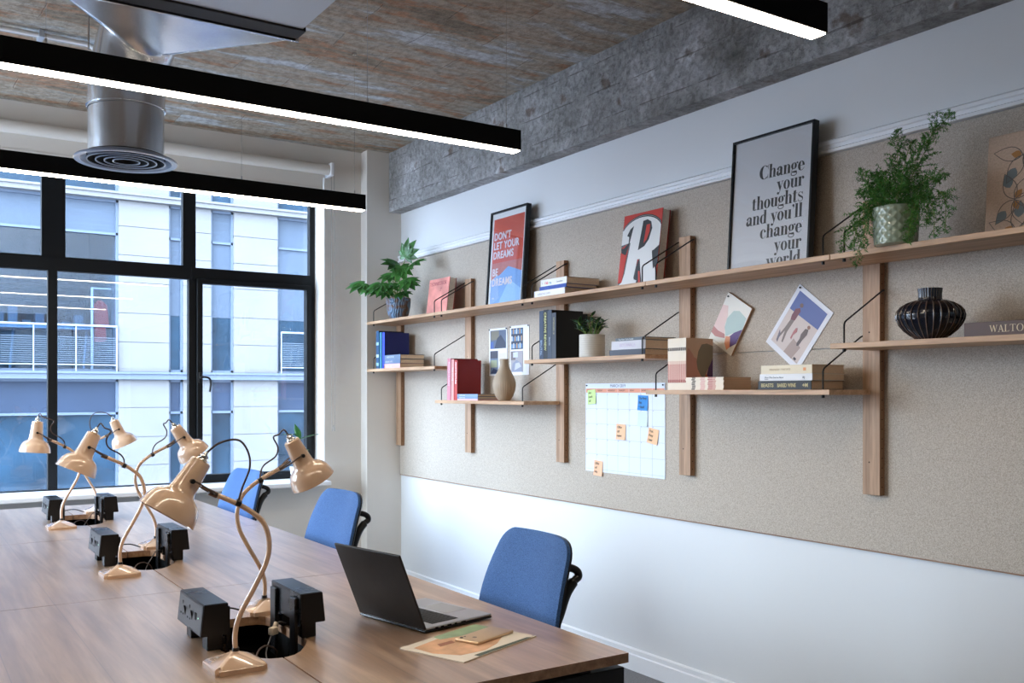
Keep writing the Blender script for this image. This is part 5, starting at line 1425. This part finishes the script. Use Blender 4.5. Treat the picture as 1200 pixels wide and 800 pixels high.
for x in (-.19, -1.0, -1.8):
    bm = NB(); box(bm, (x - .012, -.02, -.013), (x + .012, .085, .025), .003); obj('saddle_clip', bm, M['steelgrey'], t)
bm = NB(); tube(bm, smoothpath([(0, 0, 0), (.03, -.005, -.012), (.05, -.02, -.045), (.03, -.03, -.09), (.05, -.04, -.14)], 6), .012, 10); obj('flexible_tail', bm, M['trim'], t, True)

# ================================================================== BUILDING ACROSS THE STREET
FY = 16.0
b = thing('office_building', 'pale stone and blue glass office building seen through the window', 'building', (0, FY, 0))
stone = P('pale_stone', (.195, .185, .18), .7, var=.05, scale=1.5)
ledge = P('ledge_metal', (.13, .155, .20), .5)
bgl = P('building_glass_teal', (.012, .035, .06), .3, var=.6, scale=1.2, spec=.35)
bblind = P('building_blind', (.072, .095, .13), .55, var=.08, scale=2)
bspan = P('building_spandrel', (.018, .034, .068), .5, var=.15, scale=1)
bfr = P('building_frame', (.12, .15, .20), .4)
floors = [(-4.18, -1.30), (-1.30, 1.57), (1.69, 4.42), (4.53, 7.3), (7.42, 10.1)]
joints = {0: [-4.18, -3.7, -3.2, -2.7, -2.2, -1.75, -1.30], 1: [-1.18, -.74, -.27, .193, .649, 1.118, 1.57], 2: [1.69, 2.165, 2.628, 3.117, 3.552, 4.01, 4.42], 3: [4.53, 5.0, 5.46, 5.93, 6.4, 6.86, 7.3], 4: [7.42, 7.9, 8.36, 8.8, 9.25, 9.7, 10.1]}
M['farw'] = P('far_room_wall', (.045, .095, .13), .7, var=.3, scale=1.5)
piers = [(-2.6, -1.8), (3.02, 3.79), (4.02, 4.47), (4.855, 5.614), (7.4, 8.2), (9.9, 10.8), (-6.2, -5.2)]
for (a, c) in piers:
    bm = NB()
    for fi, js in joints.items():
        for z0, z1 in zip(js, js[1:]): box(bm, (a, -.06, z0 + .006), (c, .25, z1 - .006))
    box(bm, (a + .01, -.045, -4.2), (c - .01, .2, 10.1))
    obj('stone_pier', bm, stone, b)
for z0, z1 in ((-1.30, -1.18), (1.57, 1.69), (4.42, 4.53), (7.3, 7.42), (10.1, 10.5)):
    bm = NB(); box(bm, (-7, -.16, z0), (12, .2, z1)); box(bm, (-7, -.19, z1 - .035), (12, .2, z1)); obj('ledge', bm, ledge if z0 != 4.42 else stone, b)
bays = [(-5.2, -2.6, 2), (-1.8, 3.02, 2), (3.79, 4.02, 1), (4.47, 4.855, 1), (5.614, 7.4, 2), (8.2, 9.9, 2)]
for (a, c, n) in bays:
    for fi, (z0, z1) in enumerate(floors):
        w = NB()
        box(w, (a, .0, z0), (a + .035, .12, z1)); box(w, (c - .035, .0, z0), (c, .12, z1)); box(w, (a, .0, z0), (c, .12, z0 + .04)); box(w, (a, .0, z1 - .04), (c, .12, z1))
        for k in range(1, n): box(w, (a + (c - a) * k / n - .02, .0, z0), (a + (c - a) * k / n + .02, .12, z1))
        if fi == 1: box(w, (a, -.0, z1 - .56), (c, .12, z1 - .52))
        else: box(w, (a, .0, z1 - .56), (c, .12, z1 - .52))
        wo = obj('window', w, bfr, b)
        zb = z1 - (.54 if c - a > 1.2 or fi != 2 else 1.82)
        if fi == 2 and c - a < .5 : zb = 2.62
        if fi == 2 and a > 5: zb = 2.62
        w = NB(); box(w, (a + .02, .05, z0 + .02), (c - .02, .07, zb)); 
        opn = fi == 2 and a == -1.8
        obj('pane', w, M['glass'] if opn else bgl, wo)
        w = NB(); box(w, (a + .02, .04, zb), (c - .02, .07, z1 - .02)); obj('blind_panel', w, bspan if fi == 1 else bblind, wo)
        if opn:
            # room behind the clear glass
            w = NB(); box(w, (a - .02, 2.6, z0 - .2), (c + .02, 2.7, z1)); obj('room_back_wall', w, M['farw'], wo)
            w = NB(); box(w, (a - .02, .1, z0 - .2), (c + .02, 2.6, z0)); obj('room_floor', w, P('far_room_floor', (.06, .09, .13), .6), wo)
            w = NB(); box(w, (a - .02, .1, z1 - .05), (c + .02, 2.6, z1 + .1)); obj('room_ceiling', w, P('far_room_ceiling', (.06, .085, .12), .7), wo)
            for sx_ in (a - .06, c): 
                w = NB(); box(w, (sx_, .26, z0 - .2), (sx_ + .06, 2.7, z1 + .1)); obj('room_side_wall', w, M['farw'], wo)
w = NB(); box(w, (-7, .3, -4.2), (12, .34, 1.5)); box(w, (-7, .3, 4.6), (12, .34, 10.4)); box(w, (3.05, .3, 1.4), (12, .34, 4.7)); box(w, (-7, .3, 1.4), (-1.85, .34, 4.7)); obj('inner_wall', w, bgl, b)
# contents of the open bay
w = NB()
box(w, (.2, .9, 2.40), (2.85, 1.5, 2.44)); 
for x in (.4, 1.6, 2.7): tube(w, [(x, 1.2, 1.69), (x + .05, 1.2, 2.4)], .02, 8)
for k in range(14): box(w, (.0 + k * .21, 2.3, 2.5), (.14 + k * .21, 2.5, 2.62 + .12 * ((k * 7) % 3)))
obj('room_desk', w, C(90, 130, 160), b)
w = NB(); tube(w, [(2.72, .5, 1.7), (2.72, .5, 3.05)], .02, 8); tube(w, [(2.70, .5, 3.05), (3.0, .5, 3.05)], .012, 8); obj('coat_stand', w, C(170, 190, 210), b)
w = NB(); prism(w, [(2.83, 2.86), (2.89, 2.86), (2.97, 2.78), (3.0, 2.45), (2.95, 2.44), (2.94, 2.62), (2.96, 2.20), (2.78, 2.18), (2.79, 2.62), (2.77, 2.42), (2.73, 2.44), (2.76, 2.78)], 0, .07)
for v in w.verts: v.co = Vector((v.co.x - .02, .52 + v.co.z, v.co.y))
obj('red_coat', w, C(120, 28, 36), b)
# railings in front of the glazing
def railing(x0, x1):
    w = NB()
    tube(w, [(x0, -.12, 2.40), (x1, -.12, 2.40)], .018, 8); tube(w, [(x0, -.12, 1.79), (x1, -.12, 1.79)], .010, 8)
    n = int((x1 - x0) / .55)
    for k in range(n + 1): x = x0 + (x1 - x0) * k / n; tube(w, [(x, -.12, 1.69), (x, -.12, 2.40)], .010, 8)
    r = obj('railing', w, C(150, 158, 168), b, True)
    w = NB()
    for k in range(13): tube(w, [(x0, -.12, 1.83 + k * .032), (x1, -.12, 1.83 + k * .032)], .0055, 6)
    obj('railing_wires', w, C(105, 115, 125), r)
railing(-1.75, 2.98); railing(5.66, 7.35); railing(-5.15, -2.65)

# street far below
bm = NB(); box(bm, (-30, 6.5, -4.4), (30, 40, -4.2)); tag(obj('street', bm, P('asphalt', (.18, .18, .19), .9), None), 'grey street running between the two buildings', 'street')

# ================================================================== LIGHT
w = bpy.data.worlds.new('world'); SC.world = w; w.use_nodes = True
nt = w.node_tree; bg = nt.nodes['Background']
tc = nn(nt, 'ShaderNodeTexCoord'); sp = nn(nt, 'ShaderNodeSeparateXYZ'); nt.links.new(tc.outputs['Generated'], sp.inputs[0])
r = nn(nt, 'ShaderNodeValToRGB'); e = r.color_ramp.elements
e[0].position = .0; e[0].color = (.34, .40, .48, 1); e[1].position = 1.; e[1].color = (.56, .74, 1.0, 1)
q = e.new(.08); q.color = (.50, .60, .72, 1)
q = e.new(.22); q.color = (.80, .95, 1.08, 1)
nt.links.new(sp.outputs['Z'], r.inputs[0]); nt.links.new(r.outputs[0], bg.inputs['Color'])
bg.inputs['Strength'].default_value = 8
# the sky is brighter on the side of the left hand windows
mr = nn(nt, 'ShaderNodeMapRange'); mr.inputs['From Min'].default_value = .25; mr.inputs['From Max'].default_value = -.85; mr.inputs['To Min'].default_value = 6; mr.inputs['To Max'].default_value = 27
nt.links.new(sp.outputs['X'], mr.inputs['Value']); nt.links.new(mr.outputs[0], bg.inputs['Strength'])
def portal(loc, rot, sx, sy):
    l = bpy.data.lights.new('window_portal', 'AREA'); l.shape = 'RECTANGLE'; l.size = sx; l.size_y = sy
    l.cycles.is_portal = True
    o = bpy.data.objects.new('window_portal', l); COL.objects.link(o); o.location = loc; o.rotation_euler = rot
portal(((WX0 + WX1) / 2, WY + .40, 1.82), (-PI / 2, 0, 0), WX1 - WX0, 2.1)
for a, c in LW: portal((LX - .3, (a + c) / 2, 1.8), (0, -PI / 2, 0), 2.0, c - a)

# ================================================================== RENDER LOOK
SC.view_settings.view_transform = 'Standard'
try: SC.view_settings.look = 'None'
except Exception: pass
SC.view_settings.exposure = 0.30
SC.view_settings.gamma = 1.0
SC.view_settings.use_curve_mapping = False
SC.cycles.use_denoising = True
SC.cycles.max_bounces = 8
SC.cycles.diffuse_bounces = 5
SC.cycles.glossy_bounces = 4
SC.cycles.transparent_max_bounces = 16
SC.cycles.sample_clamp_indirect = 8
SC.cycles.caustics_reflective = False
SC.cycles.caustics_refractive = False
